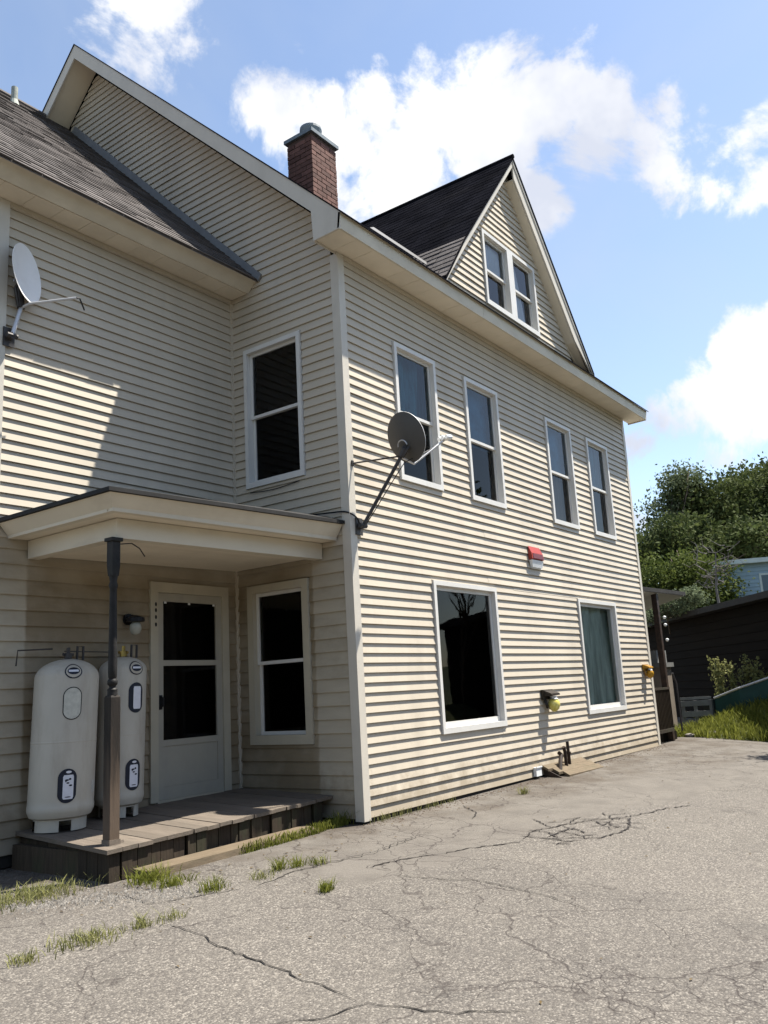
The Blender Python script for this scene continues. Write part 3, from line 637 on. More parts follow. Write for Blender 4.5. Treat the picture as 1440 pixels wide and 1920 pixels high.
# ---- wing roof
wr = MB(); sl_ = .988; wz = lambda y: 5.753+sl_*(y-1.23)
wr.prism([(-3.40,1.20,wz(1.20)+.004),(-3.40,5.12,wz(5.12)+.004),(-3.40,9.04,wz(1.2)+.004),(-3.40,9.04,wz(1.2)+.03),(-3.40,5.12,wz(5.12)+.034),(-3.40,1.20,wz(1.2)+.028)], (3.395,0,0))
wroof = wr.build('roof', M_SHINGLE_B, H)
nrm = Vector((0,-sl_,1)).normalized()
shingles(wroof, Vector((-3.40,1.19,wz(1.19)+.028))+nrm*.003, (1,0,0), (0,1,sl_), 3.39, 5.52, M_SHINGLE_B)
mb = MB(); mb.tube([(-3.4,5.12,wz(5.12)+.03),(-.40,5.12,wz(5.12)+.03)], .05, 6); mb.build('ridge_cap', M_SHINGLE_B, wroof)
mb = MB(); mb.prism([(-3.38,1.23,5.753),(-3.38,1.366,5.635),(-3.38,1.385,5.648),(-3.38,1.26,5.775)], (3.375,0,0)); mb.build('fascia', M_FASCIA, wroof)
mb = MB(); mb.prism([(-3.381,1.205,5.752),(-3.381,1.222,5.735),(-3.381,1.245,5.752),(-3.381,1.229,5.766)], (3.376,0,0)); mb.build('drip_edge', M_TRIM, wroof)
n = 11; W_ = 3.36/n
for i in range(n):
    x0 = -3.37+i*W_; mb = MB(); mb.box((x0+.002,1.386,5.637+random.uniform(0,.003)), (x0+W_-.002,D-.0005 if x0 > -2.9 else D+.0,5.648)); mb.build('soffit_panel', M_SOFFIT, wroof)
mb = MB(); mb.box((-3.37,1.39,5.652), (-.01,D-.001,5.66)); mb.build('soffit_backing', M_SHEATH, wroof)
# flashing where the wing roof runs into the gable wall
mb = MB(); mb.prism([(-.035,1.17,wz(1.17)+.03),(-.035,4.99,wz(4.99)+.03),(-.035,4.90,wz(4.99)+.10),(-.035,1.12,wz(1.17)+.10)], (.033,0,0)); mb.build('flashing', M_FLASH, wroof)

# ---- front dormer
DXC, DZ, DY = 3.95, 8.736, -.36
dm = MB()
def droof_line(s): return lambda z: DXC+s*(DZ-z)/1.2
# slabs: ridge back to the main roof
for s, xb, xk, zk in ((-1, 1.68, 2.25, 6.68), (1, 6.31, 5.68, 6.66)):
    prof = [(DXC,DZ),(xk,zk),(xb,5.90)]
    th = .05
    for (p, q) in zip(prof[:-1], prof[1:]):
        a = [(p[0],-.385,p[1]),(q[0],-.385,q[1]),(q[0],2.75,q[1]),(p[0],2.75,p[1])]
        dm.hexa([(v[0],v[1],v[2]-th) for v in a], a)
droof = dm.build('dormer_roof', M_SHINGLE_D, H)
up = Vector((DXC-2.25, 0, DZ-6.68)); Lq = up.length
shingles(droof, Vector((2.25,-.395,6.68))+Vector((-up.z,0,up.x)).normalized()*.004, (0,1,0), up, 3.0, Lq, M_SHINGLE_D, row=.125, lift=.006)
up2 = Vector((2.25-1.68, 0, 6.68-5.90)); shingles(droof, Vector((1.68,-.395,5.90))+Vector((-up2.z,0,up2.x)).normalized()*.004, (0,1,0), up2, 1.6, up2.length, M_SHINGLE_B, row=.125, name='old_shingles')
mb = MB(); mb.tube([(DXC,-.395,DZ+.005),(DXC,2.7,DZ+.005)], .035, 6); mb.build('ridge_cap', M_SHINGLE_D, droof)
# rake boards (double stepped) and soffits
for s, pts in ((-1, [(DXC,DZ-.012),(2.25,6.668),(1.70,5.90)]), (1, [(DXC,DZ-.012),(5.68,6.648),(6.30,5.90)])):
    mb = MB()
    for (p, q) in zip(pts[:-1], pts[1:]):
        for w0, w1, y0, y1 in (((0, .075, -.375, -.350), (.0755, .235, -.362, -.340)) if s > 0 else ((0, .040, -.375, -.350), (.0405, .100, -.362, -.340))):
            mb.prism([(p[0],y0,p[1]-w0*1.5),(q[0],y0,q[1]-w0*1.5),(q[0],y0,max(q[1]-w1*1.5, 5.84)),(p[0],y0,p[1]-w1*1.5)], (0,y1-y0,0))
    mb.build('rake_board', M_TRIM, droof)
    mb = MB()
    for (p, q) in zip(pts[:-1], pts[1:]):
        so = .375 if s > 0 else .165
        mb.hexa([(p[0],-.339,p[1]-so),(q[0],-.339,max(q[1]-so,5.86)),(q[0],-.17,max(q[1]-so,5.86)),(p[0],-.17,p[1]-so)], [(p[0],-.339,p[1]-so+.02),(q[0],-.339,max(q[1]-so+.02,5.88)),(q[0],-.17,max(q[1]-so+.02,5.88)),(p[0],-.17,p[1]-so+.02)])
        mb.hexa([(p[0],-.20,p[1]-so-.025),(q[0],-.20,max(q[1]-so-.025,5.86)),(q[0],-.18,max(q[1]-so-.025,5.86)),(p[0],-.18,p[1]-so-.025)], [(p[0],-.20,p[1]-.056),(q[0],-.20,max(q[1]-.056,5.89)),(q[0],-.18,max(q[1]-.056,5.89)),(p[0],-.18,p[1]-.056)])
    mb.build('rake_soffit', M_SOFFIT, droof)
    for k in range(14):          # soffit panel joints
        pass
dl = lambda z: DXC-(8.54-z)/1.22
dr_ = lambda z: DXC+(8.42-z)/1.26
WD = (3.02,4.64,6.065,7.20); hd = [hole(*WD)]
w4 = sheath(gablet, hd, dl, dr_, 5.95, 8.42, .06); siding(w4, gablet, dl, dr_, 5.98, 8.42, hd, False)
def seg_size(sg):          # rough size in view: extent over distance
    v = np.array([tuple(p) for p in sg[1].v]); e = v.max(0)-v.min(0); return math.hypot(e[0], e[1])/np.linalg.norm(v.mean(0)-np.array((-6.8,-5.3,.9)))**1.5
SEGS.sort(key=seg_size, reverse=True)
for wl, sm, mm in SEGS[:300]: sm.build('siding_board', mm, wl)
rest = {}
for wl, sm, mm in SEGS[300:]: rest.setdefault((wl.name, mm.name), (wl, MB(), mm))[1].add(sm.v, sm.f)
for wl, sm, mm in rest.values(): sm.build('siding_offcuts', mm, wl, kind='stuff')
# twin dormer window: one casing, mullion, two double-hung units
def twin():
    a0, a1, z0, z1 = WD; P = gablet; mb = MB(); frame(mb, P, a0, a1, z0, z1, CW, -.05, .034, wb=CW+.02)
    am = (a0+a1)/2; obox(mb, P, am-.085, am+.085, -.05, .034, z0+CW+.02, z1-CW); w = mb.build('window', M_WIN, H)
    for i0, i1 in ((a0+CW, am-.085), (am+.085, a1-CW)):
        y0, y1 = z0+CW+.02, z1-CW; ym = (y0+y1)/2
        mb = MB(); frame(mb, P, i0-.02, i1+.02, y0-.02, y1+.02, .02, -.11, -.05); mb.build('jamb', M_WIN, w)
        for (s0, s1, o) in ((ym-.016, y1, -.022), (y0, ym+.016, -.052)):
            mb = MB(); frame(mb, P, i0+.002, i1-.002, s0, s1, .034, o-.026, o); mb.build('sash', M_WIN, w)
            pane(P, i0+.03, i1-.03, s0+.03, s1-.03, o-.014, M_GLASS, w)
        dark_room(P, i0, i1, y0, y1, w, .8)
    cloth(P, am+.11, a1-.45, y0-.05, y1+.05, -.095, w, M_LABEL, amp=.012, waves=4, skew=-.5); cloth(P, a0+.08, am-.1, ym, y1+.02, -.095, w, M_LABEL, 'upper_cloth', .004, 2)
twin()
# pale flashing on the main roof in front of the dormer
mb = MB(); mb.prism([(.30,-.25,rt(-.25)+.030),(1.45,-.25,rt(-.25)+.030),(1.60,-.16,rt(-.16)+.07),(.50,-.16,rt(-.16)+.07)], (0,-.004,.006)); mb.build('flashing', M_WFLASH, roof)

# ---- chimney
CHX0, CHX1, CHY0, CHY1 = 1.50, 2.04, 1.53, 1.99; CZ0, CZ1 = 7.35, 8.72
mb = MB(); mb.box((CHX0+.008,CHY0+.008,CZ0), (CHX1-.008,CHY1-.008,CZ1)); chim = mb.build('chimney', M_MORTAR, H)
bh, bg_ = .060, .012; bl = .20
rb = random.Random(4); z = CZ0+.1; row = 0
def brickrow(a0, a1, off):
    out = []; a = a0-off
    while a < a1-.01:
        s, e = max(a, a0), min(a+bl-bg_, a1); a += bl
        if e-s > .03: out.append((s, e))
    return out
while z+bh < CZ1:
    o = (row % 2)*.1
    for s, e in brickrow(CHX0, CHX1, o):
        j = rb.uniform(-.003, .003); mb = MB(); mb.box((s,CHY0+j,z), (e,CHY0+.02,z+bh)); mb.build('brick', M_BRICK, chim)
    for s, e in brickrow(CHY0+.021, CHY1, .1-o):
        j = rb.uniform(-.003, .003); mb = MB(); mb.box((CHX0+j,s,z), (CHX0+.02,e,z+bh)); mb.build('brick', M_BRICK, chim)
    z += bh+bg_; row += 1
mb = MB(); mb.box((CHX1-.0075,CHY0+.021,CZ0), (CHX1,CHY1,CZ1-.001)); mb.box((CHX0+.021,CHY1-.0075,CZ0), (CHX1-.008,CHY1,CZ1-.001)); mb.build('brick_back', M_BRICK, chim)
mb = MB(); mb.box((CHX0-.035,CHY0-.035,CZ1), (CHX1+.035,CHY1+.035,CZ1+.055)); mb.build('chimney_cap', M_CAP, chim)
cc = ((CHX0+CHX1)/2, (CHY0+CHY1)/2, CZ1+.055)
mb = MB(); mb.lathe([(.095,0),(.105,.05),(.105,.13),(.15,.15),(.165,.20),(.16,.24),(.10,.245)], cc, 20); mb.build('flue', M_CAP, chim, smooth=False)
# ---- vent pipe on the wing roof
mb = MB(); mb.tube([(-1.07,4.8,9.25),(-1.07,4.8,9.56)], .045, 12); mb.tube([(-1.07,4.8,9.27),(-1.07,4.8,9.36)], [.075,.05], 12)
mb.build('vent_pipe', mat('vent_pipe_grey', (.26,.28,.25), .6, .3, 14), wroof)

# ---- porch roof
px0, py0 = -2.758, .183
pz = lambda x: 2.476+(x-0)*.0225           # lower fascia edge
pt_ = lambda x: 2.624+x*.0325              # upper fascia edge
mb = MB()
tx0, ty0 = -2.86, .079
up_ = .30
mb.hexa([(tx0-.03,ty0-.03,pt_(tx0)),(-.021,ty0-.03,pt_(0)),(-.021,D-.02,pt_(0)+.22),(tx0-.03,D-.02,pt_(tx0)+.0)], [(tx0-.03,ty0-.03,pt_(tx0)+.032),(-.021,ty0-.03,pt_(0)+.035),(-.021,D-.02,pt_(0)+.25),(tx0-.03,D-.02,pt_(tx0)+.035)])
mb.hexa([(tx0-.03,ty0-.03,pt_(tx0)+.0321),(-.021,ty0-.03,pt_(0)+.0351),(-.021,D-.02,pt_(0)+.2501),(tx0-.03,D-.02,pt_(tx0)+.0351)], [(-2.2,.6,pt_(-2.2)+.16),(-.022,.3,pt_(0)+.12),(-.022,D-.021,pt_(0)+.29),(-2.2,D-.021,pt_(-2.2)+.2)])
proof = mb.build('porch_roof', M_ROOFEDGE, H)
mb = MB()
mb.hexa([(px0,py0,pz(px0)),(-.021,py0,pz(0)),(-.021,py0+.03,pz(0)),(px0+.03,py0+.03,pz(px0))], [(tx0,ty0,pt_(tx0)-.001),(-.021,ty0,pt_(0)-.001),(-.021,ty0+.04,pt_(0)-.001),(tx0+.04,ty0+.04,pt_(tx0)-.001)])
mb.build('fascia', M_FASCIA, proof)
mb = MB(); mb.hexa([(px0,py0,pz(px0)),(px0+.03,py0+.0301,pz(px0)),(px0+.03,D-.02,pz(px0)),(px0,D-.02,pz(px0))], [(tx0,ty0,pt_(tx0)-.001),(tx0+.04,ty0+.0401,pt_(tx0)-.001),(tx0+.04,D-.02,pt_(tx0)-.001),(tx0,D-.02,pt_(tx0)-.001)])
mb.build('fascia', M_FASCIA, proof)
mb = MB()     # crown bead under the fascia
mb.hexa([(px0-.012,py0-.014,pz(px0)-.008),(-.021,py0-.014,pz(0)-.008),(-.021,py0+.05,pz(0)-.008),(px0-.012,py0+.05,pz(px0)-.008)], [(px0-.016,py0-.018,pz(px0)+.028),(-.021,py0-.018,pz(0)+.028),(-.021,py0-.0005,pz(0)+.028),(px0-.016,py0-.0005,pz(px0)+.028)])
mb.hexa([(px0-.012,py0+.0501,pz(px0)-.008),(px0+.05,py0+.0501,pz(px0)-.008),(px0+.05,D-.02,pz(px0)-.008),(px0-.012,D-.02,pz(px0)-.008)], [(px0-.016,py0+.0501,pz(px0)+.028),(px0-.0005,py0+.0501,pz(px0)+.028),(px0-.0005,D-.02,pz(px0)+.028),(px0-.016,D-.02,pz(px0)+.028)])
mb.build('crown_moulding', M_FASCIA, proof)
bx0, by0 = -2.576, .37; bz = lambda x: 2.298+x*.021
mb = MB(); mb.hexa([(bx0,by0,bz(bx0)),(-.021,by0,bz(0)),(-.021,by0+.11,bz(0)),(bx0,by0+.11,bz(bx0))], [(bx0,by0,pz(bx0)-.012),(-.021,by0,pz(0)-.012),(-.021,by0+.11,pz(0)-.012),(bx0,by0+.11,pz(bx0)-.012)]); mb.build('beam', M_FASCIA, proof)
mb = MB(); mb.hexa([(bx0,by0+.1101,bz(bx0)),(bx0+.11,by0+.1101,bz(bx0)),(bx0+.11,D-.02,bz(bx0)),(bx0,D-.02,bz(bx0))], [(bx0,by0+.1101,pz(bx0)-.012),(bx0+.11,by0+.1101,pz(bx0)-.012),(bx0+.11,D-.02,pz(bx0)-.012),(bx0,D-.02,pz(bx0)-.012)]); mb.build('beam', M_FASCIA, proof)
mb = MB(); mb.hexa([(px0+.031,py0+.031,pz(px0)-.006),(-.022,py0+.031,pz(0)-.006),(-.022,D-.022,pz(0)-.006),(px0+.031,D-.022,pz(px0)-.006)], [(px0+.031,py0+.031,pz(px0)+.01),(-.022,py0+.031,pz(0)+.01),(-.022,D-.022,pz(0)+.01),(px0+.031,D-.022,pz(px0)+.01)]); mb.build('porch_soffit', M_SOFFIT, proof)
for i in range(11):
    y0 = .485+i*.105; mb = MB(); mb.hexa([(bx0+.112,y0,bz(bx0)+.03),(-.023,y0,bz(0)+.03),(-.023,y0+.101,bz(0)+.03),(bx0+.112,y0+.101,bz(bx0)+.03)], [(bx0+.112,y0,bz(bx0)+.045),(-.023,y0,bz(0)+.045),(-.023,y0+.101,bz(0)+.045),(bx0+.112,y0+.101,bz(bx0)+.045)]); mb.build('ceiling_board', M_SOFFIT, proof)

# ---- storm door
a0, a1, z0, z1 = DOOR
mb = MB(); P = wing
obox(mb, P, a0, a0+.095, -.02, .032, z0, z1); obox(mb, P, a1-.095, a1, -.02, .032, z0, z1); obox(mb, P, a0+.0951, a1-.0951, -.02, .032, z1-.105, z1)
obox(mb, P, a0+.096, a1-.096, -.10, .02, z0-.02, z0+.012)
casing = mb.build('door_casing', M_CASING, H)
d0, d1, e0, e1 = a0+.097, a1-.097, z0+.014, z1-.107
mb = MB(); obox(mb, P, d0, d0+.075, -.02, .012, e0, e1); obox(mb, P, d1-.075, d1, -.02, .012, e0, e1)
obox(mb, P, d0+.0751, d1-.0751, -.02, .012, e1-.085, e1); obox(mb, P, d0+.0751, d1-.0751, -.02, .012, 1.29, 1.345); obox(mb, P, d0+.0751, d1-.0751, -.02, .012, .50, .56)
obox(mb, P, d0+.0751, d1-.0751, -.02, .012, e0, e0+.12)
sdoor = mb.build('storm_door', M_DOOR, H)
mb = MB(); obox(mb, P, d0+.0752, d1-.0752, -.014, .002, e0+.121, .499); mb.build('kick_panel', M_DOOR, sdoor)
for s0, s1 in ((1.346, e1-.086), (.561, 1.289)):
    pane(P, d0+.07, d1-.07, s0-.004, s1+.004, -.006, M_SCREEN, sdoor)
dark_room(P, d0, d1, e0, e1, sdoor, .25)
mb = MB(); obox(mb, P, d0+.02, d0+.055, .012, .022, .86, 1.0); mb.tube([P(d0+.037,.02,.88),P(d0+.037,.055,.90),P(d0+.037,.055,.97),P(d0+.037,.02,.98)], .011, 8); mb.build('handle', M_BLACK, sdoor)
mb = MB()
for xx in (d0+.10, (d0+d1)/2-.02, d1-.11): obox(mb, P, xx-.014, xx+.014, .0125, .018, e1-.108, e1-.088)
mb.build('pane_clip', M_WHITEB, sdoor)
for k, zz in enumerate((1.905, 1.845, 1.775, 1.70)):        # small dark house numbers down the casing, too worn to read
    mb = MB(); mb.lathe([(.016,0),(.019,.006),(.014,.011)], (0,0,0), 10)
    mb.v = [P(a0+.062+v[0]*.7, .0325+v[2]*.4, zz+v[1]*1.15) for v in mb.v]; mb.build('house_number', M_BLACK, casing)

def paled(m, z0, z1, bare):  # base colour blends to a paler brown towards the foot
    nt = m.node_tree; N = nt.nodes; L = nt.links; b = N['Principled BSDF']; src = b.inputs['Base Color'].links[0].from_socket
    tc = N.new('ShaderNodeTexCoord'); sx = N.new('ShaderNodeSeparateXYZ'); L.new(tc.outputs['Object'], sx.inputs[0]); mp = N.new('ShaderNodeMapping'); mp.inputs['Scale'].default_value = (22,22,2.2); L.new(tc.outputs['Object'], mp.inputs[0])
    n = N.new('ShaderNodeTexNoise'); n.inputs['Scale'].default_value = 1; n.inputs['Detail'].default_value = 6; L.new(mp.outputs[0], n.inputs['Vector'])
    a = N.new('ShaderNodeMath'); a.operation = 'MULTIPLY_ADD'; L.new(n.outputs['Fac'], a.inputs[0]); a.inputs[1].default_value = -.9; L.new(sx.outputs[2], a.inputs[2])
    r = N.new('ShaderNodeMapRange'); r.inputs['From Min'].default_value = z1-.45; r.inputs['From Max'].default_value = z0-.45; L.new(a.outputs[0], r.inputs['Value'])
    mx = N.new('ShaderNodeMix'); mx.data_type = 'RGBA'; L.new(r.outputs[0], mx.inputs[0]); L.new(src, mx.inputs[6]); mx.inputs[7].default_value = (*bare, 1); L.new(mx.outputs[2], b.inputs['Base Color'])
paled(M_POST, .25, .75, (.095,.068,.048))
# ---- porch post
def sq(mb, x, y, r0, r1, z0, z1):
    mb.hexa([(x-r0,y-r0,z0),(x+r0,y-r0,z0),(x+r0,y+r0,z0),(x-r0,y+r0,z0)], [(x-r1,y-r1,z1),(x+r1,y-r1,z1),(x+r1,y+r1,z1),(x-r1,y+r1,z1)])
ppx, ppy = -2.585, .40
post = thing('porch_post', (ppx, ppy, -.10), 'turned dark porch post with square base turning paler brown at foot', 'post')
mb = MB(); sq(mb, ppx, ppy, .043, .043, -.10, .985); sq(mb, ppx, ppy, .043, .036, .9851, 1.0); mb.build('base', M_POST, post)
mb = MB(); sq(mb, ppx, ppy, .049, .049, -.10, -.06); sq(mb, ppx+.07, ppy, .03, .025, -.10, -.075); mb.build('foot_trim', M_DECK, post)
prof = [(.040,1.0),(.038,1.02),(.039,1.045),(.025,1.06),(.025,1.07),(.038,1.085),(.040,1.11),(.028,1.128),(.033,1.14),(.035,1.2),(.031,1.5),(.028,1.78),(.028,1.83),(.036,1.86),(.027,1.89),(.034,1.93),(.036,1.95)]
mb = MB(); mb.lathe(prof, (ppx,ppy,0), 20); s_ = mb.build('shaft', M_PEELPOST, post); smooth_angle(s_, 40)
mb = MB(); sq(mb, ppx, ppy, .030, .037, 1.935, 2.02); sq(mb, ppx, ppy, .037, .037, 2.0201, 2.215); sq(mb, ppx, ppy, .052, .052, 2.2151, 2.243); mb.build('head', M_PEELPOST, post)
mb = MB(); mb.tube([(ppx+.06,ppy-.01,2.20),(ppx+.16,ppy-.02,2.215),(ppx+.24,ppy-.02,2.18),(ppx+.30,ppy-.01,2.12)], .005, 6); tag(mb.build('cable', M_BLACK), 'short black wire stub curling out beside top of porch post', 'cable')

# ---- deck
dk = thing('porch_deck', (-1.3, .95, -.34), 'low weathered wooden porch deck with dark board skirt', 'deck')
zb = lambda x: -.014+.016*x; zf = lambda x: -.062+.016*x
yf = lambda x: .36+.0475*x
nb = 19
for i in range(nb):
    t0, t1 = i/nb, (i+1)/nb; g = .004
    xb0, xb1 = -2.615*(1-t0)-.002, -2.615*(1-t1)-.002-g; xf0, xf1 = -2.74*(1-t0)-.002, -2.74*(1-t1)-.002-g
    j = random.uniform(-.012, .012); dz = random.uniform(-.003, .003)
    lo = [(xf0,yf(xf0)+j,zf(xf0)-.03+dz),(xf1,yf(xf1)+j,zf(xf1)-.03+dz),(xb1,D-.03,zb(xb1)-.03+dz),(xb0,D-.03,zb(xb0)-.03+dz)]
    mb = MB(); mb.hexa(lo, [(v[0],v[1],v[2]+.03) for v in lo]); mb.build('deck_board', M_DECK, dk)
mb = MB(); xx = -2.70
while xx < -.16:                                  # front skirt of odd upright boards
    w = random.uniform(.09, .16); x1 = min(xx+w, -.12); d = random.uniform(.02, .055); zt = zf(xx)-.034; bt = gz(xx, .4)+random.uniform(-.02, .03)
    m2 = MB(); m2.hexa([(xx,yf(xx)+d,bt),(x1-.006,yf(x1)+d,bt),(x1-.006,yf(x1)+d+.022,bt),(xx,yf(xx)+d+.022,bt)], [(xx,yf(xx)+d,zt),(x1-.006,yf(x1)+d,zt),(x1-.006,yf(x1)+d+.022,zt),(xx,yf(xx)+d+.022,zt)]); m2.build('skirt_board', M_SKIRT, dk); xx = x1+(.012 if random.random() < .25 else 0)
    if x1 >= -.12: break
for i in range(9):                                 # left end skirt
    t0, t1 = i/9, (i+1)/9; ya, yb_ = .27+1.36*t0, .27+1.36*t1-.006; xa = -2.70+.125*t0; xc = -2.70+.125*t1
    m2 = MB(); m2.hexa([(xa,ya,-.36),(xc,yb_,-.36),(xc+.02,yb_,-.36),(xa+.02,ya,-.36)], [(xa,ya,-.139+.03*t0),(xc,yb_,-.139+.03*t1),(xc+.02,yb_,-.139+.03*t1),(xa+.02,ya,-.139+.03*t0)]); m2.build('skirt_board', M_SKIRT, dk)
mb = MB(); mb.box((-2.66,.42,-.22), (-.10,.46,-.135)); mb.box((-2.66,.47,-.40), (-.1,1.6,-.15)); mb.build('joist', M_SKIRT, dk)
mb = MB(); mb.hexa([(-2.50,.07,-.40),(-.50,.14,-.38),(-.45,.36,-.38),(-2.52,.25,-.40)], [(-2.49,.085,-.285),(-.50,.15,-.285),(-.45,.36,-.275),(-2.50,.25,-.275)]); tag(mb.build('landscape_timber', M_TIMBER), 'weathered tan timber lying along foot of porch deck', 'timber')

# ---- propane tanks
def tank(x, y, z, r, h, rot, top_faded, label, lean):
    t = thing('propane_tank', (x,y,z), label, 'gas tank', 'propane tanks standing on the porch deck')
    tr = lambda v: (v[0]+x+lean*v[2], v[1]+y, v[2]+z)
    def fin(mb, name, m, par, sm=False, ang=40):
        mb.v = [tr(v) for v in mb.v]; o = mb.build(name, m, par)
        if sm: smooth_angle(o, ang)
        return o
    dome = [(r*math.cos(a), h-r*.62+r*.62*math.sin(a)) for a in np.linspace(0.05, 1.45, 10)]
    mb = MB(); mb.lathe([(r*.72,.085),(r*.93,.11),(r*1.0,.15),(r*1.012,.165),(r*1.012,.195),(r*.998,.205),(r,.25)]+dome+[(.05,h)], n=40); body = fin(mb, 'body', M_TANK, t, True, 30)
    mb = MB()
    for k in range(4):
        a = rot+math.pi/4+k*math.pi/2; mb.lathe([(r*.80,0),(r*.80,.115),(r*.77,.115),(r*.77,0)], n=8, a0=a-.55, a1=a+.55)
    mb.lathe([(r*.80,.085),(r*.80,.115),(r*.77,.115)], n=24); fin(mb, 'foot_ring', M_TANK, t)
    mb = MB(); mb.lathe([(r*.999,.70),(r*1.006,.704),(r*1.006,.712),(r*.999,.716)], n=40); fin(mb, 'weld_seam', M_TANK, t, True)
    mb = MB(); mb.tube([(0,0,h-.01),(0,0,h+.05)], .035, 10); mb.tube([(0,0,h+.05),(0,0,h+.10)], .016, 8); mb.tube([(-.05,0,h+.04),(.05,0,h+.04)], .014, 8); fin(mb, 'valve', M_BRASS if not top_faded else M_DKSTEEL, t)
    mb = MB(); mb.tube([(.09,.0,h-.02),(.09,0,h+.11),(.15,0,h+.11),(.15,0,h-.01)], .011, 8); fin(mb, 'valve_guard', M_DKSTEEL, t)
    # decals: thin curved plates on the shell
    def patch(name, m, a_mid, zc, hw, hh, capsule=1.0, off=.0022, rr=None, inner=0):
        mb = MB(); ring = []; n = 36
        for k in range(n):
            th = 2*math.pi*k/n; cx, cz = math.cos(th), math.sin(th)
            if capsule == 1.0: px_, pz_ = hw*cx, hh*cz
            elif capsule == 0.0:
                s_ = max(abs(cx), abs(cz)); px_, pz_ = hw*cx/s_, hh*cz/s_
            else: px_, pz_ = hw*cx, (hh-hw)*(1 if cz >= 0 else -1)+hw*cz
            ring.append((px_, pz_))
        def prj(u_, w_):
            zz = zc+w_; R = r
            if zz > h-r*.62: R = r*math.sqrt(max(.05, 1-((zz-(h-r*.62))/(r*.62))**2))
            a = a_mid+u_/r; return ((R+off)*math.cos(a), (R+off)*math.sin(a), zz+(off*.6 if zz > h-r*.62 else 0))
        layers = [1.0, .8, .55, .3] if not inner else [1.0, inner]
        vs = []
        for s_ in layers:
            for (p_, q_) in ring:
                if inner and s_ != 1.0: p2, q2 = p_*(1-(1-s_)*1.0), (abs(q_)-hw*(1-s_))*(1 if q_ >= 0 else -1) if abs(q_) > hw*(1-s_) else 0
                else: p2, q2 = p_*s_, q_*s_
                vs.append(prj(p2, q2))
        fs = [(L_*n+k, L_*n+(k+1) % n, (L_+1)*n+(k+1) % n, (L_+1)*n+k) for L_ in range(len(layers)-1) for k in range(n)]
        if not inner: fs.append(tuple(range((len(layers)-1)*n, len(layers)*n)))
        mb.add(vs, fs); return fin(mb, name, m, t)
    A = rot
    zt = h-.115
    patch('emblem', M_INK, A, zt, .075, .062); patch('emblem_ground', M_TANK, A, zt, .064, .052, off=.0035); patch('emblem_band', M_INK, A, zt, .052, .028, .5, off=.0048) if False else patch('emblem_band', M_INK, A, zt, .052, .030, off=.0048); patch('emblem_stripe', M_LABEL, A, zt, .042, .009, 0.0, off=.0062)
    if top_faded:
        patch('sticker_border', M_BLACK, A, h-.38, .077, .135, .5); patch('sticker', M_FADED, A, h-.38, .069, .127, .5, off=.0035)
    else:
        patch('sticker', M_INK, A, h-.38, .075, .135, .5); patch('sticker_label', M_LABEL, A+.05, h-.38, .040, .100, 0.0, off=.0035)
    zs = .36
    patch('sticker', M_INK, A-.04, zs, .075, .135, .5); patch('sticker_label', M_LABEL, A-.04+.03, zs-.01, .042, .095, 0.0, off=.0035)
    for (u_, w_, a_, b_) in ((-.012,.055,.016,.007),(.012,.062,.010,.008),(-.004,.032,.012,.006),(.018,.012,.013,.007),(-.02,.045,.006,.006),(0,-.078,.024,.004)):
        patch('sticker_mark', M_INK, A-.01+u_/r, zs-.01+w_, a_, b_, 1.0, off=.0046)
    patch('sticker_mark', M_LABEL, A-.01, zs+.108, .022, .010, 1.0, off=.0046)
    if top_faded: patch('rating_plate', mat('faded_plate', (.40,.39,.35), .5, .15, 30), A+1.0, .33, .035, .05, 0.0)
    return t
tank(-2.385, 1.365, -.058, .265, 1.40, math.radians(-112), True, 'wider white propane tank at left end of porch with faded upper sticker', .035)
tank(-1.765, 1.41, -.045, .215, 1.41, math.radians(-92), False, 'narrower white propane tank behind porch post with two black stickers', .03)
# regulator pipe on the wall
mb = MB(); mb.tube([(-2.68,1.60,1.30),(-2.68,1.58,1.43),(-2.40,1.50,1.44)], .007, 8); mb.tube([(-2.28,1.5,1.42),(-2.0,1.55,1.42),(-1.78,1.45,1.41)], .005, 8); tag(mb.build('gas_pipe', M_DKSTEEL), 'thin dark gas pipe running along wall above propane tanks', 'pipe')

# ---- porch wall lamp
def wall_lamp(P, a, o, z, name='wall_lamp'): pass
lm = thing('porch_lamp', (-1.50,1.64,1.70), 'dark porch lamp with clear globe beside the storm door', 'lamp')
mb = MB(); mb.tube([(-1.50,1.645,1.74),(-1.50,1.615,1.74)], .055, 14); mb.tube([(-1.50,1.62,1.74),(-1.50,1.56,1.77),(-1.50,1.52,1.75)], .012, 8); mb.build('bracket', M_BLACK, lm)
mb = MB(); mb.lathe([(.02,.06),(.085,.035),(.09,.0),(.05,-.005)], (-1.50,1.52,1.71), 16); mb.build('hood', M_BLACK, lm)
mb = MB(); mb.lathe([(.035,0),(.055,-.03),(.058,-.07),(.04,-.11),(.012,-.125)], (-1.50,1.52,1.705), 16); mb.build('globe', mat('clear_globe', (.35,.35,.30), .15, .1, 5), lm, smooth=True)

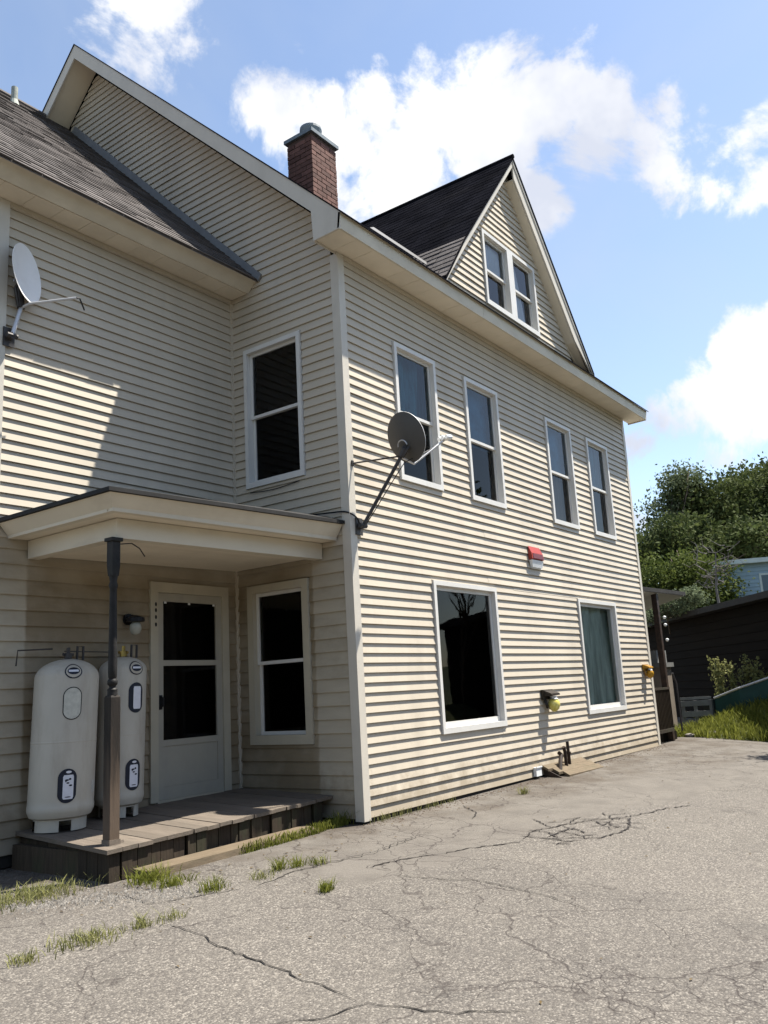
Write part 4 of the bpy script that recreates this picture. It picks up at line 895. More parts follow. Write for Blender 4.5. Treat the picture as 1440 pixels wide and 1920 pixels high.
# ---- satellite dishes
def dish(C, nrm, a, b, m_face, m_back, foot, joint, lnb, label, wallP, extra=None):
    C, nrm = Vector(C), Vector(nrm).normalized(); t = thing('satellite_dish', foot, label, 'satellite dish', 'satellite dishes on the house')
    rt_ = nrm.cross(Vector((0,0,1))).normalized()*-1; upv = nrm.cross(rt_).normalized()
    if upv.z < 0: upv = -upv
    mb = MB(); nR, nT = 8, 40; dep = .055
    for side_, off in ((0, 0.0), (1, -.006)):
        vs = [C-nrm*dep+nrm*off]; 
        for i in range(1, nR+1):
            q = i/nR
            for k in range(nT):
                th = 2*math.pi*k/nT; vs.append(C+rt_*(a*q*math.cos(th))+upv*(b*q*math.sin(th))+nrm*(off-dep*(1-q*q)))
        fs = [(0, 1+k, 1+(k+1) % nT) for k in range(nT)]+[(1+(i-1)*nT+k, 1+i*nT+k, 1+i*nT+(k+1) % nT, 1+(i-1)*nT+(k+1) % nT) for i in range(1, nR) for k in range(nT)]
        mb.mi = side_; mb.add(vs, fs)
    s = 1+nR*nT; e = 1+(nR-1)*nT; mb.mi = 0
    mb.f += [(e+k, e+(k+1) % nT, s+e+(k+1) % nT, s+e+k) for k in range(nT)]; mb.m += [0]*nT
    d = mb.build('reflector', [m_face, m_back], t, smooth=True); smooth_angle(d, 50)
    low = C-upv*b*.45-nrm*(dep+.0)
    foot, joint = Vector(foot), Vector(joint)
    mb = MB()
    mb.tube([low+upv*.03-nrm*.012, low-nrm*.05, joint], [.03,.045,.035], 10); mb.tube([low+upv*.02+rt_*.05-nrm*.016, low-nrm*.05+rt_*.045, joint+rt_*.03], .014, 6); mb.tube([low+upv*.02-rt_*.05-nrm*.016, low-nrm*.05-rt_*.045, joint-rt_*.03], .014, 6)
    mb.build('bracket', M_DKSTEEL, t)
    ring = [low-nrm*.05+upv*.05+(rt_*math.cos(q)+upv*math.sin(q))*.06 for q in np.linspace(0, math.pi, 10)]
    mb = MB(); mb.tube(ring, .007, 6); mb.build('azimuth_ring', M_STEEL, t)
    fo = Vector(wallP)
    mb = MB(); mb.tube([foot+fo*.06, joint-(joint-foot)*.0], .019, 10); mb.build('mast', M_DKSTEEL if extra else M_STEEL, t)
    mb = MB(); sdv = fo.cross(Vector((0,0,1))).normalized()
    p = [foot+sdv*.055+Vector((0,0,.09)), foot-sdv*.055+Vector((0,0,.09)), foot-sdv*.055-Vector((0,0,.09)), foot+sdv*.055-Vector((0,0,.09))]
    mb.prism(p, fo*.012); mb.tube([foot+fo*.012, foot+fo*.075], .032, 10); mb.tube([foot+fo*.06+sdv*.05, foot+fo*.06-sdv*.05], .024, 10); mb.build('foot_plate', M_DKSTEEL, t)
    lb = C-upv*b*.98-nrm*.01; lnb = Vector(lnb)
    mb = MB(); mb.tube([joint, lb-upv*.02, lnb], .013, 8); mb.build('feed_arm', M_STEEL, t)
    return t, rt_, upv, nrm, lnb, joint
C1 = (.40,-.50,3.52)
t, rt_, upv, nv, lnb, joint = dish(C1, (.93,-.10,.35), .245, .275, M_DISHW, M_DISHB, (.115,-.022,2.60), (.33,-.46,3.30), (.90,-.68,3.57), 'grey satellite dish seen from behind on mast at sunlit house corner', (0,-1,0), True)
mb = MB(); back = Vector((-nv.x,-nv.y,-nv.z))
for k in (-.05, .0, .05): mb.tube([lnb+rt_*k+nv*.02, lnb+rt_*k-nv*.06+upv*.02], [.028,.022], 10)
mb.tube([lnb-rt_*.07, lnb+rt_*.07], .016, 8); mb.tube([lnb+upv*.05+rt_*.05, lnb+rt_*.05-upv*.02], .018, 8); mb.build('feed_horn', M_WHITEB, t)
mb = MB(); mb.tube([(.06,-.022,3.27),(.33,-.45,3.31)], .009, 6); mb.box((.045,-.034,3.24), (.075,-.020,3.30)); mb.build('stay_rod', M_DKSTEEL, t)
mb = MB(); mb.tube([lnb+Vector((0,0,-.01)), lnb.lerp(joint,.4)+Vector((0,0,-.05)), joint+Vector((.03,-.02,-.06)), joint.lerp(Vector((.115,-.08,2.6)),.35)+Vector((.02,-.01,-.05)), joint.lerp(Vector((.115,-.08,2.6)),.7)+Vector((.03,0,-.03)), (.13,-.08,2.58)], .005, 6); mb.build('feed_cable', M_BLACK, t)
t2, rt2, up2_, nv2, lnb2, j2 = dish((-2.735,1.53,4.91), (.38,-.912,.132), .205, .30, M_DISHW, M_DISHB, (-2.835,1.638,4.27), (-2.745,1.60,4.58), (-2.42,1.22,4.67), 'white satellite dish on left corner trim below wing eave', (0,-1,0), None)
mb = MB(); mb.tube([lnb2, lnb2+Vector((.05,.02,.02)), lnb2+Vector((.13,.06,-.06))], .008, 6); mb.build('feed_cable', M_BLACK, t2)

# cables
def cable(pts, r, label):
    P_ = [Vector(p) for p in pts]; out = []
    for i in range(len(P_)-1):
        p0, p1, p2, p3 = P_[max(0,i-1)], P_[i], P_[i+1], P_[min(len(P_)-1,i+2)]
        for k in range(6):
            q = k/6; out.append(.5*((2*p1)+(p2-p0)*q+(2*p0-5*p1+4*p2-p3)*q*q+(3*p1-p0-3*p2+p3)*q**3))
    out.append(P_[-1]); mb = MB(); mb.tube(out, r, 6); return tag(mb.build('cable', M_BLACK), label, 'cable')
cable([(.115,-.05,2.58),(.04,-.06,2.68),(-.03,.02,2.745),(-.045,.20,2.765),(-.05,.35,2.775),(-.045,.6,2.80),(-.04,.9,2.845)], .009, 'black coaxial cable looping from dish foot over end of porch roof')
cable([(-.02,.66,3.20),(-.022,.80,3.185),(-.02,1.0,3.175),(-.022,1.2,3.18),(-.02,1.40,3.20)], .005, 'thin dark cable sagging under upper corner window')

# ---- things on the front wall
al = thing('alarm_box', (4.17,-.02,2.50), 'small red and white alarm box high on sunlit siding', 'alarm box')
mb = MB(); mb.hexa([(3.99,-.075,2.615),(4.36,-.075,2.615),(4.36,-.016,2.60),(3.99,-.016,2.60)], [(4.0,-.065,2.70),(4.35,-.065,2.70),(4.35,-.016,2.80),(4.0,-.016,2.80)]); mb.build('red_cover', M_RED, al)
mb = MB(); mb.hexa([(4.02,-.080,2.622),(4.34,-.080,2.622),(4.34,-.070,2.622),(4.02,-.070,2.622)], [(4.03,-.072,2.69),(4.33,-.072,2.69),(4.33,-.062,2.69),(4.03,-.062,2.69)]); mb.build('lens', mat('dark_red_lens', (.12,.02,.015), .2, .2, 20), al)
mb = MB(); mb.hexa([(4.03,-.05,2.50),(4.33,-.05,2.50),(4.33,-.016,2.50),(4.03,-.016,2.50)], [(4.0,-.068,2.6),(4.35,-.068,2.6),(4.35,-.016,2.6),(4.0,-.016,2.6)]); mb.box((4.03,-.03,2.485), (4.36,-.016,2.499)); mb.build('white_base', M_WHITEB, al)
def jar_light(x, z, label, glass, box, k=1.0):
    def sc(mb): mb.v = [(x+(v[0]-x)*k, -.014+(v[1]+.014)*k, z+(v[2]-z)*k) for v in mb.v]; return mb
    l = thing('wall_light', (x,-.02,z), label, 'wall light')
    mb = MB(); mb.box((x-.16,-.05,z+.02), (x+.14,-.014,z+.15)); mb.hexa([(x-.13,-.16,z+.07),(x+.13,-.16,z+.07),(x+.14,-.05,z+.06),(x-.14,-.05,z+.06)], [(x-.13,-.155,z+.095),(x+.13,-.155,z+.095),(x+.14,-.05,z+.14),(x-.14,-.05,z+.14)]); sc(mb).build('hood', box, l)
    mb = MB(); mb.lathe([(.05,.06),(.05,.03),(.066,.02)], (x+.02,-.11,z), 14); sc(mb).build('socket', M_STEEL, l)
    mb = MB(); mb.lathe([(.055,.02),(.078,-.02),(.082,-.06),(.066,-.11),(.03,-.145),(.01,-.15)], (x+.02,-.11,z), 16); sc(mb).build('globe', glass, l, smooth=True)
    mb = MB(); mb.tube([(x-.10,-.03,z+.03),(x-.10,-.06,z-.05),(x-.06,-.05,z-.09)], .02, 8); sc(mb).build('sensor_arm', box, l)
jar_light(4.15, .665, 'brown wall light with amber glass globe between the ground floor windows', M_AMBER, M_BROWNM)
jar_light(8.12, 1.0, 'orange wall light near far right corner of house', M_ORANGE, mat('amber_housing', (.30,.15,.015), .4, .3, 10), .8)
# hatch
hx = thing('basement_hatch', (4.5,-.15,-.33), 'low sloping wooden hatch cover at foot of siding with planks', 'hatch')
for i in range(3):
    s0, s1 = i/3, (i+1)/3; y0, y1 = -.02-.30*s0, -.02-.30*s1+.012; zz0, zz1 = -.165-.14*s0, -.165-.14*s1; xa, xb = 3.82+.10*i, 5.10+.04*i
    mb = MB(); mb.hexa([(xa,y1,zz1-.02),(xb,y1,zz1-.03),(xb,y0,zz0-.03),(xa,y0,zz0-.02)], [(xa,y1,zz1+.012),(xb,y1,zz1-.0),(xb,y0,zz0-.0),(xa,y0,zz0+.012)]); mb.build('plank', M_TIMBER, hx)
mb = MB(); mb.prism([(3.86,-.02,-.19),(3.86,-.02,-.34),(3.86,-.29,-.34),(3.86,-.29,-.32)], (.02,0,0)); mb.box((3.9,-.05,-.36), (5.0,-.03,-.21)); mb.build('end_board', M_PIPE, hx)
mb = MB(); mb.box((3.57,-.06,-.27), (3.72,-.016,-.16)); mb.box((3.57,-.07,-.165), (3.73,-.06,-.15)); tag(mb.build('bracket', M_WHITEB), 'small white metal bracket at bottom of siding beside the hatch', 'bracket')
for pts, r, lb in (([(4.51,-.10,-.24),(4.49,-.10,.10)], .022, 'tallest black iron pipe standing upright at the basement hatch'), ([(4.36,-.12,-.22),(4.345,-.12,-.02),(4.31,-.12,.04)], .024, 'middle black pipe with bent tip at the basement hatch'), ([(4.06,-.16,-.25),(4.16,-.13,-.13),(4.24,-.11,-.05),(4.20,-.10,-.03)], .028, 'leaning black pipe at left of the basement hatch')):
    mb = MB(); mb.tube(pts, r, 10)
    if 'tallest' in lb: mb.tube([(4.505,-.10,-.07),(4.504,-.10,-.04)], r*1.5, 10)
    tag(mb.build('iron_pipe', M_PIPE), lb, 'pipe', 'black pipes at the basement hatch')

# ------------------------------------------------------------------ background
def arr_obj(name, v, f, m, parent=None, kind=None, off=None):
    me = bpy.data.meshes.new(name); v = np.asarray(v, np.float32)
    if parent is not None: v = v-np.array(root_loc(parent), np.float32)
    f = np.asarray(f, np.int32); nf, k = f.shape
    me.vertices.add(len(v)); me.vertices.foreach_set('co', v.ravel()); me.loops.add(nf*k); me.loops.foreach_set('vertex_index', f.ravel())
    me.polygons.add(nf); me.polygons.foreach_set('loop_start', np.arange(0, nf*k, k, dtype=np.int32)); me.materials.append(m); me.update(calc_edges=True)
    o = bpy.data.objects.new(name, me); COL.objects.link(o)
    if parent is not None: o.parent = parent
    if kind: o['kind'] = kind
    return o
def leaves(centers, sizes):
    n = len(centers); d1 = rng.normal(size=(n,3)); d1 /= np.linalg.norm(d1, axis=1)[:,None]; d2 = rng.normal(size=(n,3)); d2 -= (d2*d1).sum(1)[:,None]*d1; d2 /= np.linalg.norm(d2, axis=1)[:,None]
    s = sizes[:,None]; c = centers
    v = np.stack([c-d1*s, c+d2*s*.55, c+d1*s, c-d2*s*.55], 1).reshape(-1,3); f = np.arange(4*n).reshape(n,4); return v, f
def tree(name, base, blobs, nl, ls, m, label, cat='tree', clump=.5, trunk_r=.16, group=None, bark=None, per=60):
    bark = bark or M_BARK; t = thing(name, base, label, cat, group); B = Vector(base)
    cs = []; ctr = []
    w = np.array([b[3]**2 for b in blobs]); w = w/w.sum()
    ncl = max(12, nl//per)
    for i in range(ncl):
        b = blobs[rng.choice(len(blobs), p=w)]; d = rng.normal(size=3); d /= np.linalg.norm(d); q = b[3]*(rng.random()**.33)*rng.uniform(.75, 1.12)
        ctr.append(np.array(b[:3])+d*q*np.array([1,1,.85]))
    ctr = np.array(ctr)
    pts = ctr[rng.integers(0, ncl, nl)]+rng.normal(size=(nl,3))*clump*np.array([.5,.5,.32])*rng.uniform(.6,1.3,(nl,1))
    v, f = leaves(pts, ls*rng.uniform(.6, 1.4, nl)); arr_obj('crown', v, f, m, t)
    mb = MB(); top = B.z+(sum(b[2] for b in blobs)/len(blobs)-B.z)*.95; cx = sum(b[0] for b in blobs)/len(blobs); cy = sum(b[1] for b in blobs)/len(blobs)
    path = [(B.x,B.y,B.z-.3)]; 
    for k in range(1, 6):
        q = k/5; path.append((B.x+(cx-B.x)*q+random.uniform(-.1,.1), B.y+(cy-B.y)*q+random.uniform(-.1,.1), B.z+(top-B.z)*q))
    mb.tube(path, [trunk_r*(1-.8*k/5) for k in range(6)], 8); mb.build('trunk', bark, t, smooth=True)
    mb = MB()
    for b in blobs:
        for k in range(5):
            q = random.uniform(.35, .9); i0 = int(q*5); p0 = Vector(path[i0]); c = Vector(ctr[random.randrange(ncl)]); c = Vector(b[:3])+(Vector((random.gauss(0,1),random.gauss(0,1),random.gauss(0,.8))).normalized())*b[3]*.85
            mid = p0.lerp(c, .5)+Vector((random.uniform(-.3,.3),random.uniform(-.3,.3),random.uniform(-.1,.3))); mb.tube([p0, mid, c], [trunk_r*.4, trunk_r*.22, .015], 6)
    mb.build('branch', bark, t, smooth=True)
    return t
def grass(name, n, fx, h0, h1, m, w=.006, parent=None, lean=.35, kind='stuff'):
    P_ = np.array([fx() for _ in range(n)]); h = rng.uniform(h0, h1, n); a = rng.uniform(0, 2*np.pi, n); ln = rng.normal(0, lean, (n,2))*h[:,None]
    ww = w*rng.uniform(.6, 1.4, n); dx, dy = np.cos(a)*ww, np.sin(a)*ww
    b0 = P_+np.stack([dx,dy,-.01*np.ones(n)], 1); b1 = P_-np.stack([dx,dy,.01*np.ones(n)], 1); mid = P_+np.stack([ln[:,0]*.4,ln[:,1]*.4,h*.6], 1); tip = P_+np.stack([ln[:,0],ln[:,1],h], 1)
    m0 = mid+np.stack([dx,dy,0*dx], 1)*.8; m1 = mid-np.stack([dx,dy,0*dx], 1)*.8
    v = np.stack([b0,b1,m1,m0,tip], 1).reshape(-1,3); i = np.arange(n)[:,None]*5
    f4 = i+np.array([[0,1,2,3]]); f3 = i+np.array([[3,2,4,4]])
    fs = [tuple(r) for r in f4]+[tuple(r[:3]) for r in f3]
    mb = MB(); mb.v = [tuple(x) for x in v]; mb.f = fs; mb.m = [0]*len(fs); return mb.build(name, m, parent, kind=kind)

# grass bank on the right
def bank_h(x, y):
    edge = 10.3+.55*min(0, y)*.6 if y < .5 else 10.6
    d = x-edge; 
    if d < 0: return -.6
    side_f = max(0, min(1, (.75-y)/1.2)); return gz(x, y)-.015+min(1.1, .22*d*(1+.75*max(0, min(1, (-y-.2)/1.2))))*side_f+.05*math.sin(3*x+2*y)*min(1, d)
xs = np.arange(7.0, 16.01, .25); ys = np.arange(-8, 1.51, .25)
mb = MB(); mb.add([(x,y,bank_h(x,y)) for y in ys for x in xs], [(j*len(xs)+i, j*len(xs)+i+1, (j+1)*len(xs)+i+1, (j+1)*len(xs)+i) for j in range(len(ys)-1) for i in range(len(xs)-1)])
mb.build('grass_bank', mat('bank_soil', (.075,.085,.03), .95, .3, 3), smooth=True, kind='structure')
def fx_bank():
    while True:
        x, y = random.uniform(8.6, 13.2), random.uniform(-4, .55); h = bank_h(x, y)
        if h > -.5 and not (x > 11.6 and y > -.2): return (x, y, h)
grass('grass', 14000, fx_bank, .06, .22, M_GRASS, .010)
# hill far off
hx_ = []
mb = MB(); xs = np.linspace(22, 140, 20); ys = np.linspace(-50, 80, 20)
mb.add([(x,y,-1.2+max(0,(x-24))*.10+1.5*math.sin(x*.1+y*.07)) for y in ys for x in xs], [(j*20+i, j*20+i+1, (j+1)*20+i+1, (j+1)*20+i) for j in range(19) for i in range(19)]); mb.build('hill', mat('hill_soil', (.05,.06,.025), .95, .3, .8), smooth=True, kind='structure')

# unseen wooded slope added behind the viewpoint to block low sky light; windows reflect it
mb = MB(); na = 40; prof_ = [(17.5,-1.2),(20,1.8),(23,4.6),(27,7.5),(34,10.0),(50,11.0)]; vs = []
for i in range(na+1):
    a = math.radians(185+150*i/na); tp = min(1, i/4, (na-i)/7)
    for r_, z_ in prof_:
        vs.append((-6+r_*math.cos(a)+.8*math.sin(i*2.3+r_), -4+r_*math.sin(a)+.8*math.cos(i*1.7+r_), -1.2+(z_+1.2)*(.15+.85*tp)*(.85+.15*math.sin(i*.9))))
k = len(prof_); mb.add(vs, [(i*k+j, i*k+j+1, (i+1)*k+j+1, (i+1)*k+j) for i in range(na) for j in range(k-1)]); WSL = mb.build('sky_block_slope', mat('sky_block_floor', (.035,.042,.02), .95, .4, .6), smooth=True, kind='structure')
wv = np.array(vs).reshape(na+1, k, 3); q_ = rng.random((26000, 2)); ii = (q_[:,0]*na).astype(int); jj = (q_[:,1]*(k-1.01)).astype(int); u_ = rng.random((26000,1)); w_ = rng.random((26000,1))
pc = wv[ii,jj]*(1-u_)*(1-w_)+wv[ii+1,jj]*u_*(1-w_)+wv[ii,jj+1]*(1-u_)*w_+wv[ii+1,jj+1]*u_*w_
v, f = leaves(pc+rng.normal(size=pc.shape)*.35, rng.uniform(.25,.6,26000)); arr_obj('sky_block_canopy', v, f, M_LEAF_D, None, 'stuff')
# porch at the far end of the house
pe = thing('side_porch', (9.6,1.2,-.3), 'shaded side porch with grey ceiling and railing beyond far corner of house', 'porch')
mb = MB(); mb.hexa([(8.48,.03,2.43),(11.1,.05,2.49),(12.2,3.4,1.80),(8.48,3.4,1.76)], [(8.48,.03,2.49),(11.1,.05,2.55),(12.2,3.4,1.86),(8.48,3.4,1.82)]); mb.build('roof', M_PORCHGREY, pe)
mb = MB(); mb.hexa([(8.48,.0,2.44),(11.12,.02,2.50),(11.12,.029,2.50),(8.48,.029,2.44)], [(8.48,.0,2.515),(11.12,.02,2.575),(11.12,.029,2.575),(8.48,.029,2.515)]); mb.build('fascia', M_SHEDROOF, pe)
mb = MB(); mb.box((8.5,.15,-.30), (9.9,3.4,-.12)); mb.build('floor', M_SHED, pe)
mb = MB(); sq(mb, 9.42, .10, .05, .05, -.3, 2.44); mb.build('post', M_PIPE, pe)
for k in range(11):
    xx = 8.62+k*.075; mb = MB(); mb.box((xx,.02,-.03), (xx+.022,.045,.66)); mb.build('baluster', M_BROWNM, pe)
mb = MB(); mb.box((8.5,.005,.661), (9.36,.06,.70)); mb.box((8.5,.005,-.09), (9.36,.06,-.031)); mb.build('rail', M_SKIRT, pe)
mb = MB(); mb.tube([(9.46,-.05,.95),(9.52,-.08,.75),(9.53,-.08,-.1)], .018, 8); mb.build('handrail', M_DKSTEEL, pe)
for k, zz in enumerate((1.98, 1.84, 1.56)):
    mb = MB(); mb.lathe([(.01,.03),(.03,.015),(.032,0),(.022,-.022),(.006,-.03)], (9.36,-.06,zz), 10); mb.build('bulb', M_WHITEB, pe, smooth=True)
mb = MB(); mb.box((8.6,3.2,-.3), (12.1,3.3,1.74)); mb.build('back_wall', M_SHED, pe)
cabinet = thing('storage_box', (10.9,.75,-.2), 'tan storage box with grey lid standing behind porch railing', 'box')
mb = MB(); mb.box((10.55,.55,-.25), (11.25,1.1,1.08)); mb.build('body', mat('tan_box', (.18,.15,.12), .7, .15, 4), cabinet)
mb = MB(); mb.box((10.5,.50,1.081), (11.3,1.15,1.17)); mb.build('lid', M_PALLET, cabinet)
mb = MB(); mb.box((10.6,.6,1.171), (11.2,1.05,1.42)); mb.build('bin', M_PALLET, cabinet)
# shed wall
shd = thing('shed', (16,1,-.3), 'long dark brown shed with flat overhanging roof behind the fence', 'shed')
pA, pB = Vector((18.36,2.81,0)), Vector((11.5,-2.30,0)); dv = (pB-pA).normalized(); nv_ = Vector((-dv.y, dv.x, 0)); 
if nv_.dot(Vector((-1,-.5,0))) < 0: nv_ = -nv_
Lw = (pB-pA).length+2
pA2 = pA-dv*4
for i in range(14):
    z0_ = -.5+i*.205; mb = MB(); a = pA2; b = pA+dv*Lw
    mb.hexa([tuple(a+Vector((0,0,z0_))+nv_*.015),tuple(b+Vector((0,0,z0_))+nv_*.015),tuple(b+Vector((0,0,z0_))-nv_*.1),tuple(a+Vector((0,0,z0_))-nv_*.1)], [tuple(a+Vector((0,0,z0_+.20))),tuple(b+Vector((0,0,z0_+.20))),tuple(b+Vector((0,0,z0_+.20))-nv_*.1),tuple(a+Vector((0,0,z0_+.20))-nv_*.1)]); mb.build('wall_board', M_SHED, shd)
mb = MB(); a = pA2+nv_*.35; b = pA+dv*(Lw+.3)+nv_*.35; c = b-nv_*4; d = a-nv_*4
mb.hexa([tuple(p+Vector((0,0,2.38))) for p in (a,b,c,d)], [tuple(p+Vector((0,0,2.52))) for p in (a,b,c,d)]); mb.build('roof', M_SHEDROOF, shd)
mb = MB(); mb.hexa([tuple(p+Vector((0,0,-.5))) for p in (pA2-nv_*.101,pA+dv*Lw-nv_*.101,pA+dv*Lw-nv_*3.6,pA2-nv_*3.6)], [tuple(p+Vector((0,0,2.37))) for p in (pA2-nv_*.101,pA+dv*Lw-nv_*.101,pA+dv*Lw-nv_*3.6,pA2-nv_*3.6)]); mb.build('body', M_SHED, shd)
# pallet gate
pg = thing('pallet_fence', (11.4,.2,-.2), 'grey pallet-style wooden fence section beyond the porch railing', 'fence')
q0, q1 = Vector((11.18,.42,0)), Vector((11.56,-.09,0)); dq = (q1-q0).normalized(); nq = Vector((-abs(dq.y), -abs(dq.x)*.6, 0)).normalized()
def slab(mb, p, q, z0_, z1_, th, out=0.0):
    mb.hexa([tuple(p+nq*out+Vector((0,0,z0_))),tuple(q+nq*out+Vector((0,0,z0_))),tuple(q+nq*(out-th)+Vector((0,0,z0_))),tuple(p+nq*(out-th)+Vector((0,0,z0_)))], [tuple(p+nq*out+Vector((0,0,z1_))),tuple(q+nq*out+Vector((0,0,z1_))),tuple(q+nq*(out-th)+Vector((0,0,z1_))),tuple(p+nq*(out-th)+Vector((0,0,z1_)))])
for z0_, z1_ in ((.40,.45),(.27,.38),(.06,.17),(-.18,-.07)):
    mb = MB(); slab(mb, q0, q1, z0_, z1_, .02, .03); mb.build('slat', M_PALLET, pg)
for t_ in (.02, .42, .93):
    p_ = q0.lerp(q1, t_); mb = MB(); slab(mb, p_, p_+dq*.07, -.35, .38, .05); mb.build('upright', M_PALLET, pg)
# green fence with pipe rail
gf = thing('green_fence', (11.6,-.6,-.1), 'dark green panel fence with pale pipe rail climbing the grass bank', 'fence')
fpts = [((11.64,-.13),.40,-.35),((11.56,-.66),.58,-.15),((11.65,-1.22),.75,.05),((11.72,-2.0),.95,.3)]
for (p, zt, zb_), (q, zt2, zb2) in zip(fpts[:-1], fpts[1:]):
    mb = MB(); mb.hexa([(p[0],p[1],zb_),(q[0],q[1],zb2),(q[0]+.04,q[1],zb2),(p[0]+.04,p[1],zb_)], [(p[0],p[1],zt-.03),(q[0],q[1],zt2-.03),(q[0]+.04,q[1],zt2-.03),(p[0]+.04,p[1],zt-.03)]); mb.build('panel', M_GREENF, gf)
mb = MB(); mb.tube([(p[0]-.01,p[1],zt) for p, zt, zb_ in fpts], .022, 8); mb.build('rail', M_STEEL, gf)
mb = MB(); mb.hexa([(11.56,-.10,-.35),(11.64,-.14,-.35),(11.75,.10,-.35),(11.67,.12,-.35)], [(11.56,-.10,.38),(11.64,-.14,.38),(11.75,.10,.38),(11.67,.12,.38)]); mb.build('end_panel', mat('dark_green_panel', (.008,.014,.014), .6), gf)
# stones and mulch at the end of the bank
for i, (x, y, s) in enumerate(((10.35,.05,.10),(11.0,.15,.16),(10.8,-.3,.2),(11.25,-.35,.14))):
    mb = MB(); mb.lathe([(s*.7,-.05),(s,.02),(s*.8,s*.4),(s*.3,s*.55)], (0,0,0), 9); mb.v = [(v[0]*random.uniform(.85,1.15)+x, v[1]*random.uniform(.85,1.15)+y, v[2]*.7+gz(x,y)+.03) for v in mb.v]
    tag(mb.build('stone', M_STONE, smooth=True), ['smallest pale stone at the house end of the grass bank', 'flat stone in front of the pallet fence', 'largest stone at the tip of the grass bank', 'stone leaning at the foot of the green fence'][i], 'stone', 'stones at the foot of the grass bank')
# tall weeds over the fence
for i, (x, y, h) in enumerate(((12.1,-.16,1.5),(12.3,-.5,1.4),(12.45,-.75,1.45),(12.2,-1.0,1.1))):
    tw = thing('tall_weed', (x,y,-.2), ['tallest feathery weed left of the others above the green fence', 'feathery weed second from left above the green fence', 'feathery weed third from left above the green fence', 'shortest feathery weed at right above the green fence'][i], 'weed', 'tall weeds behind the green fence')
    mb = MB(); tips = []
    for k in range(5):
        e = Vector((x+random.gauss(0,.12), y+random.gauss(0,.14), -.2+h*random.uniform(.75,1))); mb.tube([(x,y,-.25), ((x+e.x)/2+random.gauss(0,.03),(y+e.y)/2,-.2+h*.5), tuple(e)], .006, 5); tips.append(e)
    mb.build('stem', M_WEED, tw)
    cs = np.array([np.array((x,y,-.2))+(np.array(tips[k % 5])-np.array((x,y,-.2)))*random.uniform(.25,1.02)+rng.normal(size=3)*.035 for k in range(700)]); v, f = leaves(cs, rng.uniform(.02,.05,700)); arr_obj('foliage', v, f, M_WEED, tw)
# blue house
bh_ = thing('blue_house', (25,.5,3), 'pale blue clapboard house upslope behind the dark shed', 'house')
p0, p1 = Vector((24.5,2.42,0)), Vector((25.9,-.9,0)); db = (p1-p0).normalized(); nb_ = Vector((db.y,-db.x,0)); 
if nb_.x > 0: nb_ = -nb_
for i in range(16):
    z0_ = 2.4+i*.135; mb = MB(); mb.hexa([tuple(p0+nb_*.02+Vector((0,0,z0_))),tuple(p1+nb_*.02+Vector((0,0,z0_))),tuple(p1-nb_*3+Vector((0,0,z0_))),tuple(p0-nb_*3+Vector((0,0,z0_)))], [tuple(p0+Vector((0,0,z0_+.134))),tuple(p1+Vector((0,0,z0_+.134))),tuple(p1-nb_*3+Vector((0,0,z0_+.134))),tuple(p0-nb_*3+Vector((0,0,z0_+.134)))]); mb.build('siding_board', M_BLUEH, bh_)
mb = MB(); ra, rb_ = p0-db*.3+nb_*.25, p1+db*.3+nb_*.25; mb.hexa([tuple(p+Vector((0,0,4.565))) for p in (ra,rb_,rb_-nb_*3.4,ra-nb_*3.4)], [tuple(p+Vector((0,0,4.72))) for p in (ra,rb_,rb_-nb_*3.4,ra-nb_*3.4)]); mb.build('roof', M_BLUETRIM, bh_)
for u_ in (.95, 2.0):
    mb = MB(); w0, w1 = p0+db*u_+nb_*.03, p0+db*(u_+.55)+nb_*.03
    mb.hexa([tuple(w0+Vector((0,0,3.05))),tuple(w1+Vector((0,0,3.05))),tuple(w1-nb_*.1+Vector((0,0,3.05))),tuple(w0-nb_*.1+Vector((0,0,3.05)))], [tuple(w0+Vector((0,0,4.2))),tuple(w1+Vector((0,0,4.2))),tuple(w1-nb_*.1+Vector((0,0,4.2))),tuple(w0-nb_*.1+Vector((0,0,4.2)))]); wf = mb.build('window', M_BLUETRIM, bh_)
    mb = MB(); w0, w1 = p0+db*(u_+.07)+nb_*.036, p0+db*(u_+.48)+nb_*.036; mb.add([tuple(w0+Vector((0,0,3.12))),tuple(w1+Vector((0,0,3.12))),tuple(w1+Vector((0,0,4.13))),tuple(w0+Vector((0,0,4.13)))], [(0,1,2,3)]); mb.build('pane', mat('blue_house_pane', (.10,.14,.17), .1, .1, 2), wf)
# trees
tree('maple_tree', (35.5,6.0,.5), [(35.4,5.6,8.6,2.0),(35.0,7.2,7.3,1.7),(35.6,4.4,7.6,1.7),(34.8,6.4,9.4,1.3)], 20000, .10, M_LEAF_D, 'tall dark green tree with rounded crown behind the house corner', per=70, clump=.75, trunk_r=.25)
tree('locust_tree', (33.2,8.4,.3), [(33.6,7.9,7.0,1.3),(33.9,7.3,8.6,1.1),(34.2,6.4,9.9,1.1),(33.4,8.5,5.9,1.0)], 5200, .08, M_LEAF_G, 'airy grey green tree with feathery crown left of the tallest tree', per=22, clump=.7, trunk_r=.14)
tree('oak_tree', (36.5,2.0,.5), [(36,2.6,8.6,2.1),(36.4,1.2,9.4,2.2),(35.6,3.2,7.0,1.8),(36.5,.2,7.8,2.0)], 22000, .10, M_LEAF_D, 'dark tree at right edge rising above the blue house', per=70, clump=.8, trunk_r=.25)
tree('ash_tree', (41,5.0,1), [(41,4.6,9.9,2.2),(41.5,3.0,9.2,2.2),(41,6.6,7.6,2.4)], 16000, .12, M_LEAF_D, 'dark tree in the second row filling the gap between the crowns', per=70, clump=.8, trunk_r=.25)
